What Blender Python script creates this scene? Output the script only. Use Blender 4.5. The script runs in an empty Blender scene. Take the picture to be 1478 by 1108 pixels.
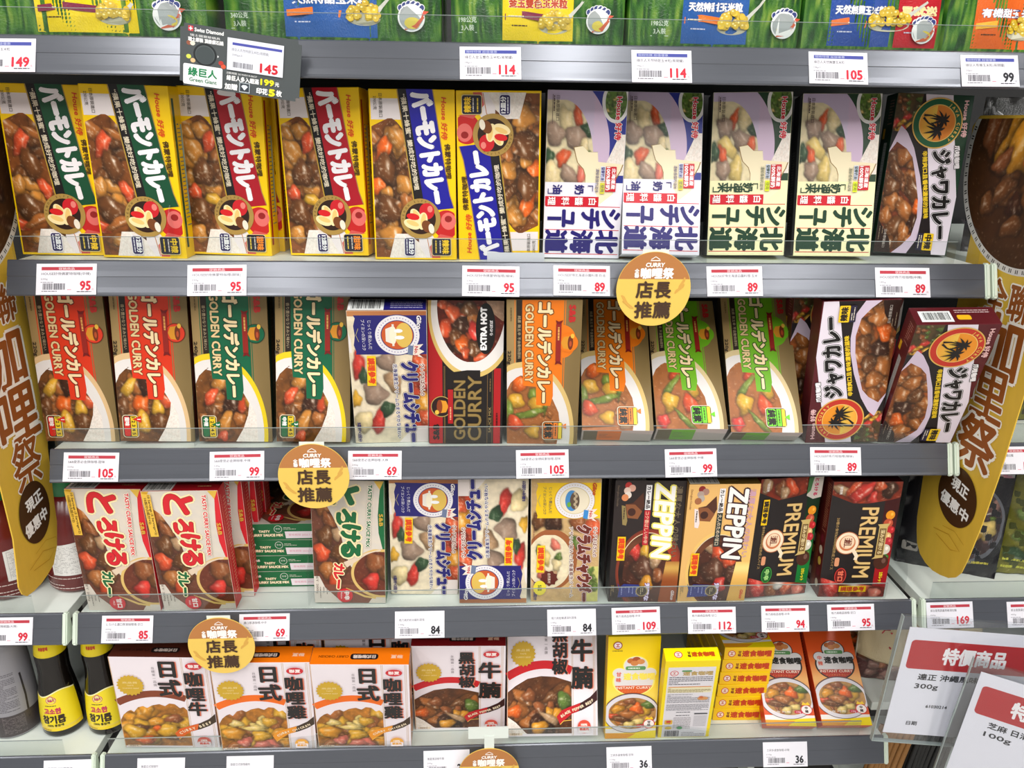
import bpy, bmesh, math, random
import numpy as np
from mathutils import Matrix, Vector
random.seed(7)
C = bpy.context.scene.collection
R = math.radians
# ---------------------------------------------------------------- camera
def make_camera():
    cam = bpy.data.cameras.new('camera')
    cam.sensor_fit = 'HORIZONTAL'; cam.sensor_width = 36.0
    cam.lens = 36.0 * 1109.63 / 1478.0
    cam.clip_start = 0.02
    o = bpy.data.objects.new('camera', cam); C.objects.link(o)
    yaw, pit, rol = 0.0492, 0.32118, 0.01281
    f = Vector((math.sin(yaw)*math.cos(pit), math.cos(yaw)*math.cos(pit), -math.sin(pit)))
    r = Vector((math.cos(yaw), -math.sin(yaw), 0)); u = r.cross(f)
    r2 = r*math.cos(rol) + u*math.sin(rol); u2 = -r*math.sin(rol) + u*math.cos(rol)
    m = Matrix((r2, u2, -f)).transposed().to_4x4(); m.translation = (-0.0311, -0.714, 1.3186)
    o.matrix_world = m
    bpy.context.scene.camera = o
make_camera()
# ---------------------------------------------------------------- light
sc = bpy.context.scene
sc.view_settings.view_transform = 'Standard'; sc.view_settings.look = 'None'
sc.view_settings.gamma = 1.0; sc.view_settings.use_curve_mapping = False
sc.view_settings.exposure = -0.18
wd = bpy.data.worlds.new('world'); sc.world = wd; wd.use_nodes = True
wd.node_tree.nodes['Background'].inputs[0].default_value = (0.95, 0.97, 1.0, 1)
wd.node_tree.nodes['Background'].inputs[1].default_value = 0.22
def area(name, loc, rot, sx, sy, power, col=(1, 0.98, 0.95)):
    l = bpy.data.lights.new(name, 'AREA'); l.shape = 'RECTANGLE'; l.size = sx; l.size_y = sy
    l.energy = power; l.color = col
    o = bpy.data.objects.new(name, l); C.objects.link(o); o.location = loc; o.rotation_euler = rot
    return o
# rows of ceiling fluorescent fittings, running out from the shelves over the aisle
for k, x in enumerate((-2.05, -0.9, 0.25, 1.4)):
    area('fluorescent_tube', (x, -1.75, 2.75), (0, 0, 0), 0.14, 2.3, 34)
area('fluorescent_tube', (0, -2.9, 2.7), (R(28), 0, 0), 4.5, 0.3, 34)

# ---------------------------------------------------------------- materials
def lin(c):
    return tuple(((v/255.0)/12.92 if v <= 10 else ((v/255.0+0.055)/1.055)**2.4) for v in c)
def lina(a):
    a = np.clip(a, 0, 255)/255.0
    return np.where(a <= 0.04045, a/12.92, ((a+0.055)/1.055)**2.4)
def bsdf(m): return m.node_tree.nodes['Principled BSDF']
def mat_print(name, rough=0.35, spec=0.45, coat=0.0, bump=0.0, scale=300.0):
    m = bpy.data.materials.new(name); m.use_nodes = True; nt = m.node_tree; b = bsdf(m)
    a = nt.nodes.new('ShaderNodeAttribute'); a.attribute_name = 'Col'
    n = nt.nodes.new('ShaderNodeTexNoise'); n.inputs['Scale'].default_value = scale
    mr = nt.nodes.new('ShaderNodeMapRange'); mr.inputs[3].default_value = rough-0.05; mr.inputs[4].default_value = rough+0.05
    nt.links.new(a.outputs['Color'], b.inputs['Base Color']); nt.links.new(n.outputs[0], mr.inputs[0]); nt.links.new(mr.outputs[0], b.inputs['Roughness'])
    b.inputs['Specular IOR Level'].default_value = spec; b.inputs['Coat Weight'].default_value = coat
    if bump:
        bp = nt.nodes.new('ShaderNodeBump'); bp.inputs['Strength'].default_value = bump; bp.inputs['Distance'].default_value = 0.002
        n2 = nt.nodes.new('ShaderNodeTexNoise'); n2.inputs['Scale'].default_value = 60; n2.inputs['Detail'].default_value = 3
        nt.links.new(n2.outputs[0], bp.inputs['Height']); nt.links.new(bp.outputs[0], b.inputs['Normal'])
    return m
def mat_plain(name, col, rough=0.5, metal=0.0, noise=0.0, scale=40.0, spec=0.5):
    m = bpy.data.materials.new(name); m.use_nodes = True; nt = m.node_tree; b = bsdf(m)
    n = nt.nodes.new('ShaderNodeTexNoise'); n.inputs['Scale'].default_value = scale; n.inputs['Detail'].default_value = 4
    r = nt.nodes.new('ShaderNodeValToRGB'); c = lin(col)
    r.color_ramp.elements[0].color = tuple(v*(1-noise) for v in c)+(1,); r.color_ramp.elements[1].color = tuple(min(1, v*(1+noise)) for v in c)+(1,)
    nt.links.new(n.outputs[0], r.inputs[0]); nt.links.new(r.outputs[0], b.inputs['Base Color'])
    b.inputs['Roughness'].default_value = rough; b.inputs['Metallic'].default_value = metal; b.inputs['Specular IOR Level'].default_value = spec
    return m
def mat_clear(name, tint=(0.93, 0.95, 0.95), gloss=0.025, rough=0.08, gmax=0.35):
    m = bpy.data.materials.new(name); m.use_nodes = True; nt = m.node_tree
    for n in list(nt.nodes): nt.nodes.remove(n)
    o = nt.nodes.new('ShaderNodeOutputMaterial'); t = nt.nodes.new('ShaderNodeBsdfTransparent'); g = nt.nodes.new('ShaderNodeBsdfGlossy')
    t.inputs[0].default_value = tint+(1,); g.inputs['Roughness'].default_value = rough
    lw = nt.nodes.new('ShaderNodeLayerWeight'); lw.inputs[0].default_value = 0.15
    mr = nt.nodes.new('ShaderNodeMapRange'); mr.inputs[3].default_value = gloss; mr.inputs[4].default_value = gmax
    mx = nt.nodes.new('ShaderNodeMixShader')
    nt.links.new(lw.outputs['Facing'], mr.inputs[0]); nt.links.new(mr.outputs[0], mx.inputs[0])
    nt.links.new(t.outputs[0], mx.inputs[1]); nt.links.new(g.outputs[0], mx.inputs[2]); nt.links.new(mx.outputs[0], o.inputs[0])
    return m
M = {}
M['card'] = mat_print('printed_card', 0.36, 0.4)
M['paper'] = mat_print('printed_paper', 0.6, 0.3)
M['film'] = mat_print('printed_film', 0.28, 0.5, 0.25, 0.25)
M['board'] = mat_print('printed_foamboard', 0.55, 0.3)
M['rail'] = mat_plain('grey_rail_plastic', (92, 95, 103), 0.22, 0.35, 0.06, 25)
M['white'] = mat_plain('white_enamel', (226, 233, 226), 0.35, 0, 0.03, 30)
M['under'] = mat_plain('underside_shade', (40, 40, 42), 0.6, 0, 0.1, 20)  # near-black colour stands in for the shade beneath the white trays
M['cap'] = mat_plain('pale_green_end_plastic', (216, 228, 212), 0.4, 0, 0.04, 80)
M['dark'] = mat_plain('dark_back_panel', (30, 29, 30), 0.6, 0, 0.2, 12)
M['black'] = mat_plain('black_glaze', (14, 12, 12), 0.12, 0, 0.2, 20)
M['clear'] = mat_clear('clear_acrylic')
M['clear2'] = mat_clear('clear_divider_plastic', (0.94, 0.95, 0.95), 0.01, 0.2, 0.10)
M['acryl'] = mat_clear('clear_acrylic_holder', (0.95, 0.96, 0.97), 0.03, 0.1)
M['edge'] = mat_plain('acrylic_edge', (150, 160, 158), 0.2, 0, 0.05)
M['sauce'] = mat_plain('dark_red_sauce_bottle', (104, 26, 24), 0.18, 0, 0.08)
M['green'] = mat_plain('green_cap', (24, 110, 60), 0.35, 0, 0.05)
M['soy'] = mat_plain('near_black_oil_glass', (20, 15, 12), 0.1, 0, 0.1)
M['floor'] = mat_plain('vinyl_floor', (200, 196, 190), 0.35, 0, 0.05, 4)
M['tan'] = mat_plain('tan_woven', (150, 105, 55), 0.7, 0, 0.35, 120)
M['ink'] = mat_plain('black_rib', (22, 22, 22), 0.5, 0, 0.2, 60)

# ---------------------------------------------------------------- object helpers
def prop(o, label=None, cat=None, group=None, kind=None):
    if label: o['label'] = label
    if cat: o['category'] = cat
    if group: o['group'] = group
    if kind: o['kind'] = kind
    return o
def mesh_obj(name, vs, fs, m, parent=None, cols=None, smooth=False):
    me = bpy.data.meshes.new(name); me.from_pydata(vs, [], fs)
    if cols is not None:
        ca = me.color_attributes.new('Col', 'FLOAT_COLOR', 'POINT')
        a = np.ones((len(vs), 4), np.float32); a[:, :3] = np.asarray(cols, np.float32)
        ca.data.foreach_set('color', a.ravel())
    if smooth: me.polygons.foreach_set('use_smooth', [True]*len(me.polygons))
    me.materials.append(m); me.update()
    o = bpy.data.objects.new(name, me); C.objects.link(o)
    if parent: o.parent = parent
    return o
def empty(name, loc=(0, 0, 0)):
    o = bpy.data.objects.new(name, None); C.objects.link(o); o.location = loc; o.empty_display_size = 0.02
    return o
def bm_obj(name, bm, m, parent=None, smooth=False):
    me = bpy.data.meshes.new(name); bm.to_mesh(me); bm.free(); me.materials.append(m)
    if smooth: me.polygons.foreach_set('use_smooth', [True]*len(me.polygons))
    o = bpy.data.objects.new(name, me); C.objects.link(o)
    if parent: o.parent = parent
    return o
def bm_box(bm, x0, x1, y0, y1, z0, z1, bev=0):
    v = [bm.verts.new((x, y, z)) for x in (x0, x1) for y in (y0, y1) for z in (z0, z1)]
    fs = [bm.faces.new([v[i] for i in q]) for q in ((0, 1, 3, 2), (4, 6, 7, 5), (0, 4, 5, 1), (2, 3, 7, 6), (0, 2, 6, 4), (1, 5, 7, 3))]
    if bev:
        es = {e for f in fs for e in f.edges}
        bmesh.ops.bevel(bm, geom=list(es), offset=bev, segments=2, affect='EDGES', profile=0.6)
def box(name, x0, x1, y0, y1, z0, z1, m, parent=None, bev=0):
    bm = bmesh.new(); bm_box(bm, x0, x1, y0, y1, z0, z1, bev); return bm_obj(name, bm, m, parent)
def extrude_profile(name, prof, x0, x1, m, parent=None, smooth=False):
    n = len(prof); vs = [(x0, y, z) for y, z in prof]+[(x1, y, z) for y, z in prof]
    fs = [(i, (i+1) % n, (i+1) % n+n, i+n) for i in range(n)]+[tuple(range(n))[::-1], tuple(range(n, 2*n))]
    return mesh_obj(name, vs, fs, m, parent)
def lathe(name, prof, m, parent=None, n=40, sx=1.0, sy=1.0):
    vs = []; fs = []
    for r, z in prof:
        for k in range(n):
            a = 2*math.pi*k/n; vs.append((r*math.cos(a)*sx, r*math.sin(a)*sy, z))
    for i in range(len(prof)-1):
        for k in range(n):
            fs.append((i*n+k, i*n+(k+1) % n, (i+1)*n+(k+1) % n, (i+1)*n+k))
    fs.append(tuple(range(n))[::-1]); fs.append(tuple(range((len(prof)-1)*n, len(prof)*n)))
    return mesh_obj(name, vs, fs, m, parent, smooth=True)
def copy_tree(o, parent=None):
    c = o.copy(); C.objects.link(c)
    if parent: c.parent = parent
    for ch in list(o.children): copy_tree(ch, c)
    return c

# ---------------------------------------------------------------- printing
_gl = {}
def glyphs(s, res=2):
    k = (s, res)
    if k not in _gl:
        c = bpy.data.curves.new('type', 'FONT'); c.body = s; c.resolution_u = res
        o = bpy.data.objects.new('type', c); me = bpy.data.meshes.new_from_object(o)
        v = np.zeros(len(me.vertices)*3); me.vertices.foreach_get('co', v)
        _gl[k] = (v.reshape(-1, 3)[:, :2].copy(), [tuple(p.vertices) for p in me.polygons])
        bpy.data.objects.remove(o); bpy.data.meshes.remove(me); bpy.data.curves.remove(c)
    return _gl[k]
STEP = 0.00002
class Pr:
    """lays printed shapes on a surface: part() starts a part, every shape is a thin ink layer over the last one"""
    def __init__(self, frame, tf=None, parent=None, mat='card', L0=1):
        self.fr = frame; self.tf = tf or (lambda x, y: (x, y)); self.par = parent; self.mat = mat
        self.layer = L0; self.parts = {}; self.cur = None
    def part(self, name): self.cur = self.parts.setdefault(name, []); return self
    def add(self, P, F, col, up=True):
        calls = self.cur
        a, c = self.tf(np.asarray(P, float)[:, 0]*0.001, np.asarray(P, float)[:, 1]*0.001)
        X = self.fr(a, c, self.layer*STEP)
        V = np.stack([np.broadcast_to(np.asarray(t, float), np.shape(a)) for t in X], 1)
        col = np.asarray(col, float)
        if col.ndim == 1: col = np.tile(lina(col), (len(P), 1))
        else: col = lina(col)
        calls.append((V, F, col))
        if up: self.layer += 1
    def poly(self, P, col): self.add(P, [tuple(range(len(P)))], col)
    def rect(self, x0, y0, x1, y1, col): self.poly([(x0, y0), (x1, y0), (x1, y1), (x0, y1)], col)
    def rrect(self, x0, y0, x1, y1, r, col):
        P = []
        for cx, cy, a0 in ((x1-r, y1-r, 0), (x0+r, y1-r, 90), (x0+r, y0+r, 180), (x1-r, y0+r, 270)):
            for k in range(6): a = R(a0+k*18); P.append((cx+r*math.cos(a), cy+r*math.sin(a)))
        self.poly(P, col)
    def ell(self, cx, cy, rx, ry, col, rot=0, n=48, clip=None):
        t = np.arange(n)*2*math.pi/n; x = rx*np.cos(t); y = ry*np.sin(t); c, s = math.cos(R(rot)), math.sin(R(rot))
        P = np.stack([cx+x*c-y*s, cy+x*s+y*c], 1)
        if clip is not None: P = np.stack([np.clip(P[:, 0], clip[0], clip[2]), np.clip(P[:, 1], clip[1], clip[3])], 1)
        self.poly(P, col)
    def star(self, cx, cy, r0, r1, n, col):
        self.poly([(cx+(r0 if k % 2 else r1)*math.cos(math.pi*k/n), cy+(r0 if k % 2 else r1)*math.sin(math.pi*k/n)) for k in range(2*n)], col)
    def line(self, pts, w, col):
        """band of width w along points"""
        p = np.asarray(pts, float); d = np.gradient(p, axis=0); d /= np.linalg.norm(d, axis=1)[:, None]+1e-9
        n = np.stack([-d[:, 1], d[:, 0]], 1); w = np.broadcast_to(np.asarray(w, float), (len(p),))[:, None]/2
        Q = np.concatenate([p+n*w, p-n*w]); m = len(p)
        self.add(Q, [(i, i+1, i+1+m, i+m) for i in range(m-1)], col)
    def txt(self, s, x, y, h, col, w=None, rot=0, b=0.0, o=(), fit=False, res=2, skew=0.0):
        v, F = glyphs(s, res); v = v.copy()
        if len(v) == 0: return
        lo, hi = v.min(0), v.max(0); ctr = (lo+hi)/2
        if fit: sx = w/(hi[0]-lo[0]); sy = h/(hi[1]-lo[1])
        else:
            sy = h; sx = h if w is None else w/max(1e-6, hi[0]-lo[0]); ctr = np.array([ctr[0], 0.37 if any(ord(q) > 0x2000 for q in s) else 0.345])
        v = (v-ctr)*[sx, sy]; v[:, 0] += skew*v[:, 1]
        c, q = math.cos(R(rot)), math.sin(R(rot))
        v = np.stack([x+v[:, 0]*c-v[:, 1]*q, y+v[:, 0]*q+v[:, 1]*c], 1)
        for ww, cc in o:
            for k in range(10): self.add(v+[ww*math.cos(k*.6283), ww*math.sin(k*.6283)], F, cc, False); self.layer += .3
            self.layer += 1
        if b:
            for k in range(8 if b > .6 else 4): self.add(v+[b*math.cos(k*math.pi/(4 if b > .6 else 2)), b*math.sin(k*math.pi/(4 if b > .6 else 2))], F, col, False); self.layer += .3
            if b > 1: [self.add(v+[.5*b*math.cos(k*math.pi/2+.8), .5*b*math.sin(k*math.pi/2+.8)], F, col, False) for k in range(1)]; self.layer += .3
        self.add(v, F, col)
    def vtxt(self, s, x, y0, y1, h, col, w=None, **k):
        """characters stacked downward from y0 to y1"""
        n = len(s)
        for i, ch in enumerate(s): self.txt(ch, x, y0+(y1-y0)*(i/(n-1) if n > 1 else 0), h, col, **k)
    def bars(self, x0, y0, x1, y1, col=(40, 40, 42), seed=3, n=22):
        rn = random.Random(seed); x = x0; u = (x1-x0)/(n*2.3)
        while x < x1-u:
            w = u*rn.choice((.6, 1, 1.8)); self.add([(x, y0), (min(x+w, x1), y0), (min(x+w, x1), y1), (x, y1)], [(0, 1, 2, 3)], col, False); x += w+u*rn.choice((.7, 1, 1.5))
        self.layer += 1
    def lines(self, x0, x1, y0, y1, n, col, th=0.5, seed=1):
        """rows of print too small to read"""
        rn = random.Random(seed)
        for k in range(n):
            y = y0+(y1-y0)*(k/(max(1, n-1))); x = x0
            while x < x1:
                w = min(rn.uniform(1, 4), x1-x)
                self.add([(x, y-th/2), (x+w, y-th/2), (x+w, y+th/2), (x, y+th/2)], [(0, 1, 2, 3)], col, False); x += w+.5
                if rn.random() < .04: break
        self.layer += 1
    def photo(self, lo, hi, x0, x1, fn, res=1.0, ny=None):
        """a printed picture between the curves lo(x) and hi(x)"""
        nx = max(2, int((x1-x0)/res)); xs = np.linspace(x0, x1, nx+1)
        l = np.array([lo(x) for x in xs]); h = np.array([hi(x) for x in xs])
        ny = ny or max(2, int(np.max(h-l)/res)); t = np.linspace(0, 1, ny+1)
        X = np.repeat(xs[:, None], ny+1, 1); Y = l[:, None]+(h-l)[:, None]*t[None]
        col = fn(X.ravel(), Y.ravel())
        F = [(i*(ny+1)+j, (i+1)*(ny+1)+j, (i+1)*(ny+1)+j+1, i*(ny+1)+j+1) for i in range(nx) for j in range(ny)]
        self.add(np.stack([X.ravel(), Y.ravel()], 1), F, col)
    def done(self):
        """one mesh per part; prints of one part that lie well apart become pieces of their own"""
        for nme, calls in self.parts.items():
            n = len(calls)
            if not n: continue
            lo = np.array([c[0].min(0) for c in calls]); hi = np.array([c[0].max(0) for c in calls]); par = list(range(n))
            def root(i):
                while par[i] != i: i = par[i]
                return i
            size = (hi-lo).max(1)
            for i in range(n):
                gap = np.sqrt((np.maximum(0, np.maximum(lo[i]-hi[:i], lo[:i]-hi[i]))**2).sum(1))
                for j in np.nonzero(gap <= .018)[0]: par[root(i)] = root(int(j))
            groups = {}
            for i in range(n): groups.setdefault(root(i), []).append(calls[i])
            for g in groups.values():
                b = 0; F = []
                for V, Fs, _ in g: F.extend(tuple(i+b for i in f) for f in Fs); b += len(V)
                mesh_obj(nme, np.concatenate([c[0] for c in g]).tolist(), F, M[self.mat], self.par, np.concatenate([c[2] for c in g]))
def ellf(cx, cy, rx, ry, sgn, lo=-1e9, hi=1e9):
    return lambda x: min(hi, max(lo, cy+sgn*ry*math.sqrt(max(0, 1-((x-cx)/rx)**2))))
def const(v): return lambda x: v
def pl(*pts):
    xs = [p[0] for p in pts]; ys = [p[1] for p in pts]
    return lambda x: float(np.interp(x, xs, ys))

# printed food pictures
def hsh(i, j, s): return np.modf(np.abs(np.sin(i*127.1+j*311.7+s*74.7)*43758.5453))[0]
def noise(x, y, s=0):
    i, j = np.floor(x), np.floor(y); fx, fy = x-i, y-j; fx = fx*fx*(3-2*fx); fy = fy*fy*(3-2*fy)
    return (hsh(i, j, s)*(1-fx)+hsh(i+1, j, s)*fx)*(1-fy)+(hsh(i, j+1, s)*(1-fx)+hsh(i+1, j+1, s)*fx)*fy
def fbm(x, y, s=0): return .5*noise(x, y, s)+.3*noise(2*x, 2*y, s+1)+.2*noise(4*x, 4*y, s+2)
K = {'car': (238, 104, 30), 'rcar': (226, 84, 44), 'pot': (206, 136, 58), 'ypot': (226, 170, 50), 'meat': (112, 66, 32), 'dmeat': (66, 34, 18), 'pork': (150, 110, 100),
     'oni': (176, 104, 48), 'tom': (222, 92, 50), 'asp': (120, 140, 50), 'bro': (48, 76, 48), 'cpot': (236, 214, 160), 'egg': (235, 205, 120), 'leaf': (92, 118, 48), 'red': (214, 58, 48),
     'tan': (190, 150, 110), 'nut': (150, 84, 44), 'cho': (92, 52, 34), 'whi': (240, 232, 224), 'pump': (222, 150, 40), 'ham': (226, 120, 100), 'bpork': (164, 136, 116)}
def food(base, items, seed=1, gloss=.9, fill=(), dark=.55):
    items = list(items)
    rn = random.Random(seed); pre = []
    for nme, n, (ax, ay, bx, by), (r0, r1) in fill:
        for _ in range(n): pre.append((rn.uniform(ax, bx), rn.uniform(ay, by), rn.uniform(r0, r1), rn.uniform(r0, r1)*.75, rn.uniform(0, 180), nme))
    items = pre+items
    def fn(X, Y):
        n = fbm(X*.16, Y*.16, seed); n2 = fbm(X*.5, Y*.5, seed+9)
        col = np.array(base, float)[None]*((.60+.55*n) if gloss > .62 else (.86+.2*n))[:, None]
        sp = np.clip((n2-.70)*7, 0, 1)*gloss*.5
        col = col*(1-sp[:, None])+np.array([255, 236, 215.])[None]*sp[:, None]
        for k, (cx, cy, rx, ry, an, nm) in enumerate(items):
            c, s = math.cos(R(an)), math.sin(R(an)); wa = .13*min(rx, ry); q0 = 1.1/max(2.5, min(rx, ry))
            dx = X-cx+wa*2*(noise(X*q0+k*5, Y*q0, seed+k)-.5); dy = Y-cy+wa*2*(noise(X*q0, Y*q0+k*7, seed+k+3)-.5)
            p = (dx*c+dy*s)/rx; q = (-dx*s+dy*c)/ry
            th = np.arctan2(q, p); wob = .12*np.sin(3*th+k*1.7)+.07*np.sin(5*th+k)
            r = np.sqrt(p*p+q*q)*(1+wob)
            edge = 1.2/min(rx, ry)
            sh = np.clip((1.28-r)/.28, 0, 1)*.45
            col = col*(1-sh[:, None]*(r > 1)[:, None]*dark)
            m = np.clip((1-r)/edge+.5, 0, 1)[:, None]
            z = np.sqrt(np.clip(1-r*r, 0, 1))
            wx, wy = p*c-q*s, p*s+q*c
            lam = .58+.40*z+.24*(-wx*.6+wy*.5)
            tex = .86+.28*fbm(X*.2+k*3, Y*.2, seed+k)
            cc = np.array(K[nm], float)[None]*(lam*tex)[:, None]
            hl = np.exp(-(((p+.30)/.34)**2+((q-.34)/.15)**2))*gloss*.95+np.exp(-(((p-.25)/.12)**2+((q-.42)/.1)**2))*gloss*.4
            g2 = np.clip((fbm(X*.45+k*11, Y*.45, seed+k+20)-.60)*6, 0, 1)*gloss*.55*z; hl = np.clip(hl*.8+g2, 0, .95)
            cc = cc*(1-hl[:, None])+np.array([255, 240, 222.])[None]*hl[:, None]
            col = col*(1-m)+cc*m
        return np.clip(col, 0, 255)
    return fn
def rice(X, Y):
    n = noise(X*1.1, Y*1.1, 3); m = noise(X*.6+Y*.5, Y*.9, 5)
    return np.stack([225+28*n, 218+28*n-8*m, 208+30*n-10*m], 1)
# ---------------------------------------------------------------- cartons
def carton(name, W, H, D, cols):
    bm = bmesh.new(); bm_box(bm, -W/2, W/2, 0, D, 0, H, 0.0007)
    me = bpy.data.meshes.new(name); bm.to_mesh(me); bm.free()
    ca = me.color_attributes.new('Col', 'FLOAT_COLOR', 'CORNER')
    for p in me.polygons:
        n = p.normal; a = max(range(3), key=lambda i: abs(n[i]))
        k = ('left', 'right') if a == 0 else ('front', 'back') if a == 1 else ('bottom', 'top')
        c = lin(cols.get(k[1 if n[a] > 0 else 0], cols['front']))
        for li in p.loop_indices: ca.data[li].color = c+(1,)
    me.materials.append(M['card'])
    o = bpy.data.objects.new(name, me); C.objects.link(o)
    return o
def faces(W, H, D):
    return dict(front=lambda a, b, e: (a-W/2, 0*a-e, b), left=lambda a, b, e: (0*a-W/2-e, D-a, b),
                right=lambda a, b, e: (0*a+W/2+e, a, b), top=lambda a, b, e: (a-W/2, b, 0*a+H+e), bottom=lambda a, b, e: (a-W/2, D-b, 0*a-e))
def cw(H): return lambda x, y: (y, H-x)          # landscape artwork standing on its right-hand end
GOLDT = (172, 138, 70)

def design_V(band, taste, seed):
    W, H, D = .0773, .1522, .026; Y = (250, 204, 0)
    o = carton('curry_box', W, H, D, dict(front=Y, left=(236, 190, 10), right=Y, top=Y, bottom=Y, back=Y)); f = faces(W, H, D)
    p = Pr(f['front'], cw(H), o)
    lo = lambda x: 26+.128*x
    p.part('food_picture')
    p.photo(const(1.5), lambda x: lo(x)-1, 8, 26, lambda X, Z: np.stack([236-6*(np.abs(X-13.5) < .5), 226-50*(np.abs(X-13.5) < .5), 226-80*(np.abs(X-13.5) < .5)], 1), 1)
    its = {0: [(50, 14, 12, 6, -25, 'rcar'), (70, 20, 13, 8, 15, 'meat'), (42, 26, 10, 4, 60, 'oni'), (88, 6, 9, 7, 0, 'pot'), (92, 30, 11, 5, 20, 'rcar'), (108, 14, 13, 11, 30, 'meat'), (124, 4, 9, 5, 60, 'rcar'), (120, 18, 13, 4, -60, 'oni')],
           1: [(48, 26, 10, 6, -20, 'rcar'), (56, 10, 12, 8, 30, 'pot'), (76, 18, 12, 10, 0, 'meat'), (94, 9, 8, 6, 20, 'rcar'), (100, 26, 9, 5, 70, 'ypot'), (78, 34, 12, 4, -30, 'meat'), (112, 12, 13, 10, 10, 'meat'), (132, 9, 9, 7, 20, 'pot')],
           2: [(52, 12, 13, 6, -22, 'car'), (42, 24, 10, 8, 30, 'pot'), (70, 12, 13, 11, 0, 'meat'), (62, 30, 12, 4, -40, 'meat'), (84, 4, 8, 7, 0, 'car'), (84, 30, 9, 8, 10, 'pot'), (106, 14, 13, 10, 20, 'meat'), (130, 16, 10, 10, 0, 'pot'), (98, 30, 7, 5, 0, 'oni')]}[seed]
    p.photo(lambda x: 1.5+max(0, 15-2.2*(x-25)) if x < 32 else 1.5, lambda x: lo(x)-1 if x > 34 else 18+(lo(x)-19)*math.sqrt(max(0, (x-24.6)/9.4)), 25, 150, food((140, 78, 34), its, seed+3, .9, [('oni', 9, (30, 4, 140, 36), (8, 12)), ('meat', 9, (40, 4, 140, 36), (8, 12)), ('pot', 7, (34, 4, 140, 34), (7, 10))]))
    p.photo(lambda x: 20-6*(x-128)/22.0, lambda x: min(50, 30+1.2*(x-126)), 128, 150.5, rice, 1)
    p.part('front_panel')
    p.poly([(118, 46), (131, 56), (150.5, 60), (150.5, 49), (138, 42), (126, 42)], (236, 226, 226))
    p.line([(120, 44), (133, 50), (150, 53)], .7, (190, 120, 60))
    p.ell(119, 68, 13, 12.5, (196, 34, 34), clip=(0, 0, 150, 76)); p.ell(116, 70, 8, 7, (226, 110, 104)); p.ell(114, 70, 3, 3.4, (150, 30, 30))
    p.poly([(128, 62), (131, 75.8), (133, 60), (150.5, 62), (150.5, 54), (140, 52)], (214, 90, 84))
    p.poly([(0, 25), (104, 25+.128*104), (104, 38.9), (0, 26)], GOLDT)
    p.poly([(0, 26), (106, 39.6), (106, 48.6), (0, 33.6)], (26, 22, 24))
    p.poly([(0, 33.6), (107, 48.4), (104, 75), (92, 71.5), (60, 66), (0, 57.2)], band)
    p.line([(0, 57.4), (60, 66.2), (92, 71.7), (104, 75.4)], .8, GOLDT)
    p.part('title_lettering'); a = 8.4
    p.txt('バーモントカレー', 51, 53.6, 17.5, (244, 240, 244), w=97, rot=a, b=1.5, fit=True, o=((1.5, tuple(int(v*.55) for v in band)),), res=3)
    p.part('small_print')
    p.txt('“蘋果十蜂蜜” 變成好吃的咖哩', 46, 36, 5, (226, 214, 190), w=84, rot=7.3, b=.12)
    p.txt('House 好侍', 25, 67.5, 6, (222, 70, 20), w=36, b=.15, skew=.2); p.txt('佛蒙特咖哩', 62, 70.5, 5.6, (70, 46, 6), w=31, rot=2, b=.15)
    p.txt('日本原裝進口', 14, 10.5, 3.6, (60, 50, 40), w=20); p.txt('230公克', 12, 5.5, 3.4, (70, 60, 50))
    p.part('round_emblem')
    p.ell(114, 44, 18.6, 18.6, GOLDT); p.ell(114, 44, 14.3, 14.3, (46, 24, 16))
    for ang, ch in zip(range(150, 285, 12), 'APPLE·HONEY'): p.txt(ch, 114+16.4*math.cos(R(ang)), 44+16.4*math.sin(R(ang)), 2.6, (60, 44, 20), rot=ang-90)
    p.ell(107, 50, 7.5, 7, (204, 30, 40)); p.ell(105, 53, 3, 2.4, (232, 130, 120))
    for q, (x, y, r) in enumerate(((112, 40, 30), (116, 46, -10), (119, 36, 70))): p.ell(x, y, 8, 4.4, (248, 226, 170), rot=r); p.ell(x-1, y+.6, 6, 2.2, (240, 200, 120), rot=r)
    p.ell(112, 37, 6, 3, (214, 30, 34), rot=80); p.ell(121, 50, 6, 4.6, (120, 66, 30), rot=30); p.ell(123, 54, 4.6, 2.6, (240, 228, 210), rot=10)
    p.part('taste_badge')
    p.rrect(131.5, 54, 148.5, 72.5, 2, (230, 210, 150)); p.rrect(132, 54.5, 148, 72, 2, (28, 26, 44))
    p.txt(taste, 140, 67, 7, (250, 205, 30) if seed != 1 else (255, 140, 20), w=13, b=.25); p.lines(134, 146, 62, 62, 1, (220, 210, 200), .9); p.lines(134, 146, 58, 58, 1, (220, 190, 60), 1.2)
    p.rrect(131, 28, 149, 38.5, 2.5, (240, 236, 240)); p.rrect(131.6, 28.6, 148.4, 37.9, 2.2, (44, 34, 84)); p.txt('12皿分', 140, 34.8, 5.2, (250, 250, 250), w=14, b=.25); p.lines(133, 147, 30.6, 30.6, 1, (230, 230, 240), .9)
    p.done()
    q = Pr(f['right'], None, o).part('side_print')
    q.rect(4, 10, 9, 142, band); q.lines(11, 22, 30, 120, 26, (80, 110, 120), 1.0); q.rect(18.5, 40, 22, 120, (150, 190, 190)); q.done()
    return o

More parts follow.
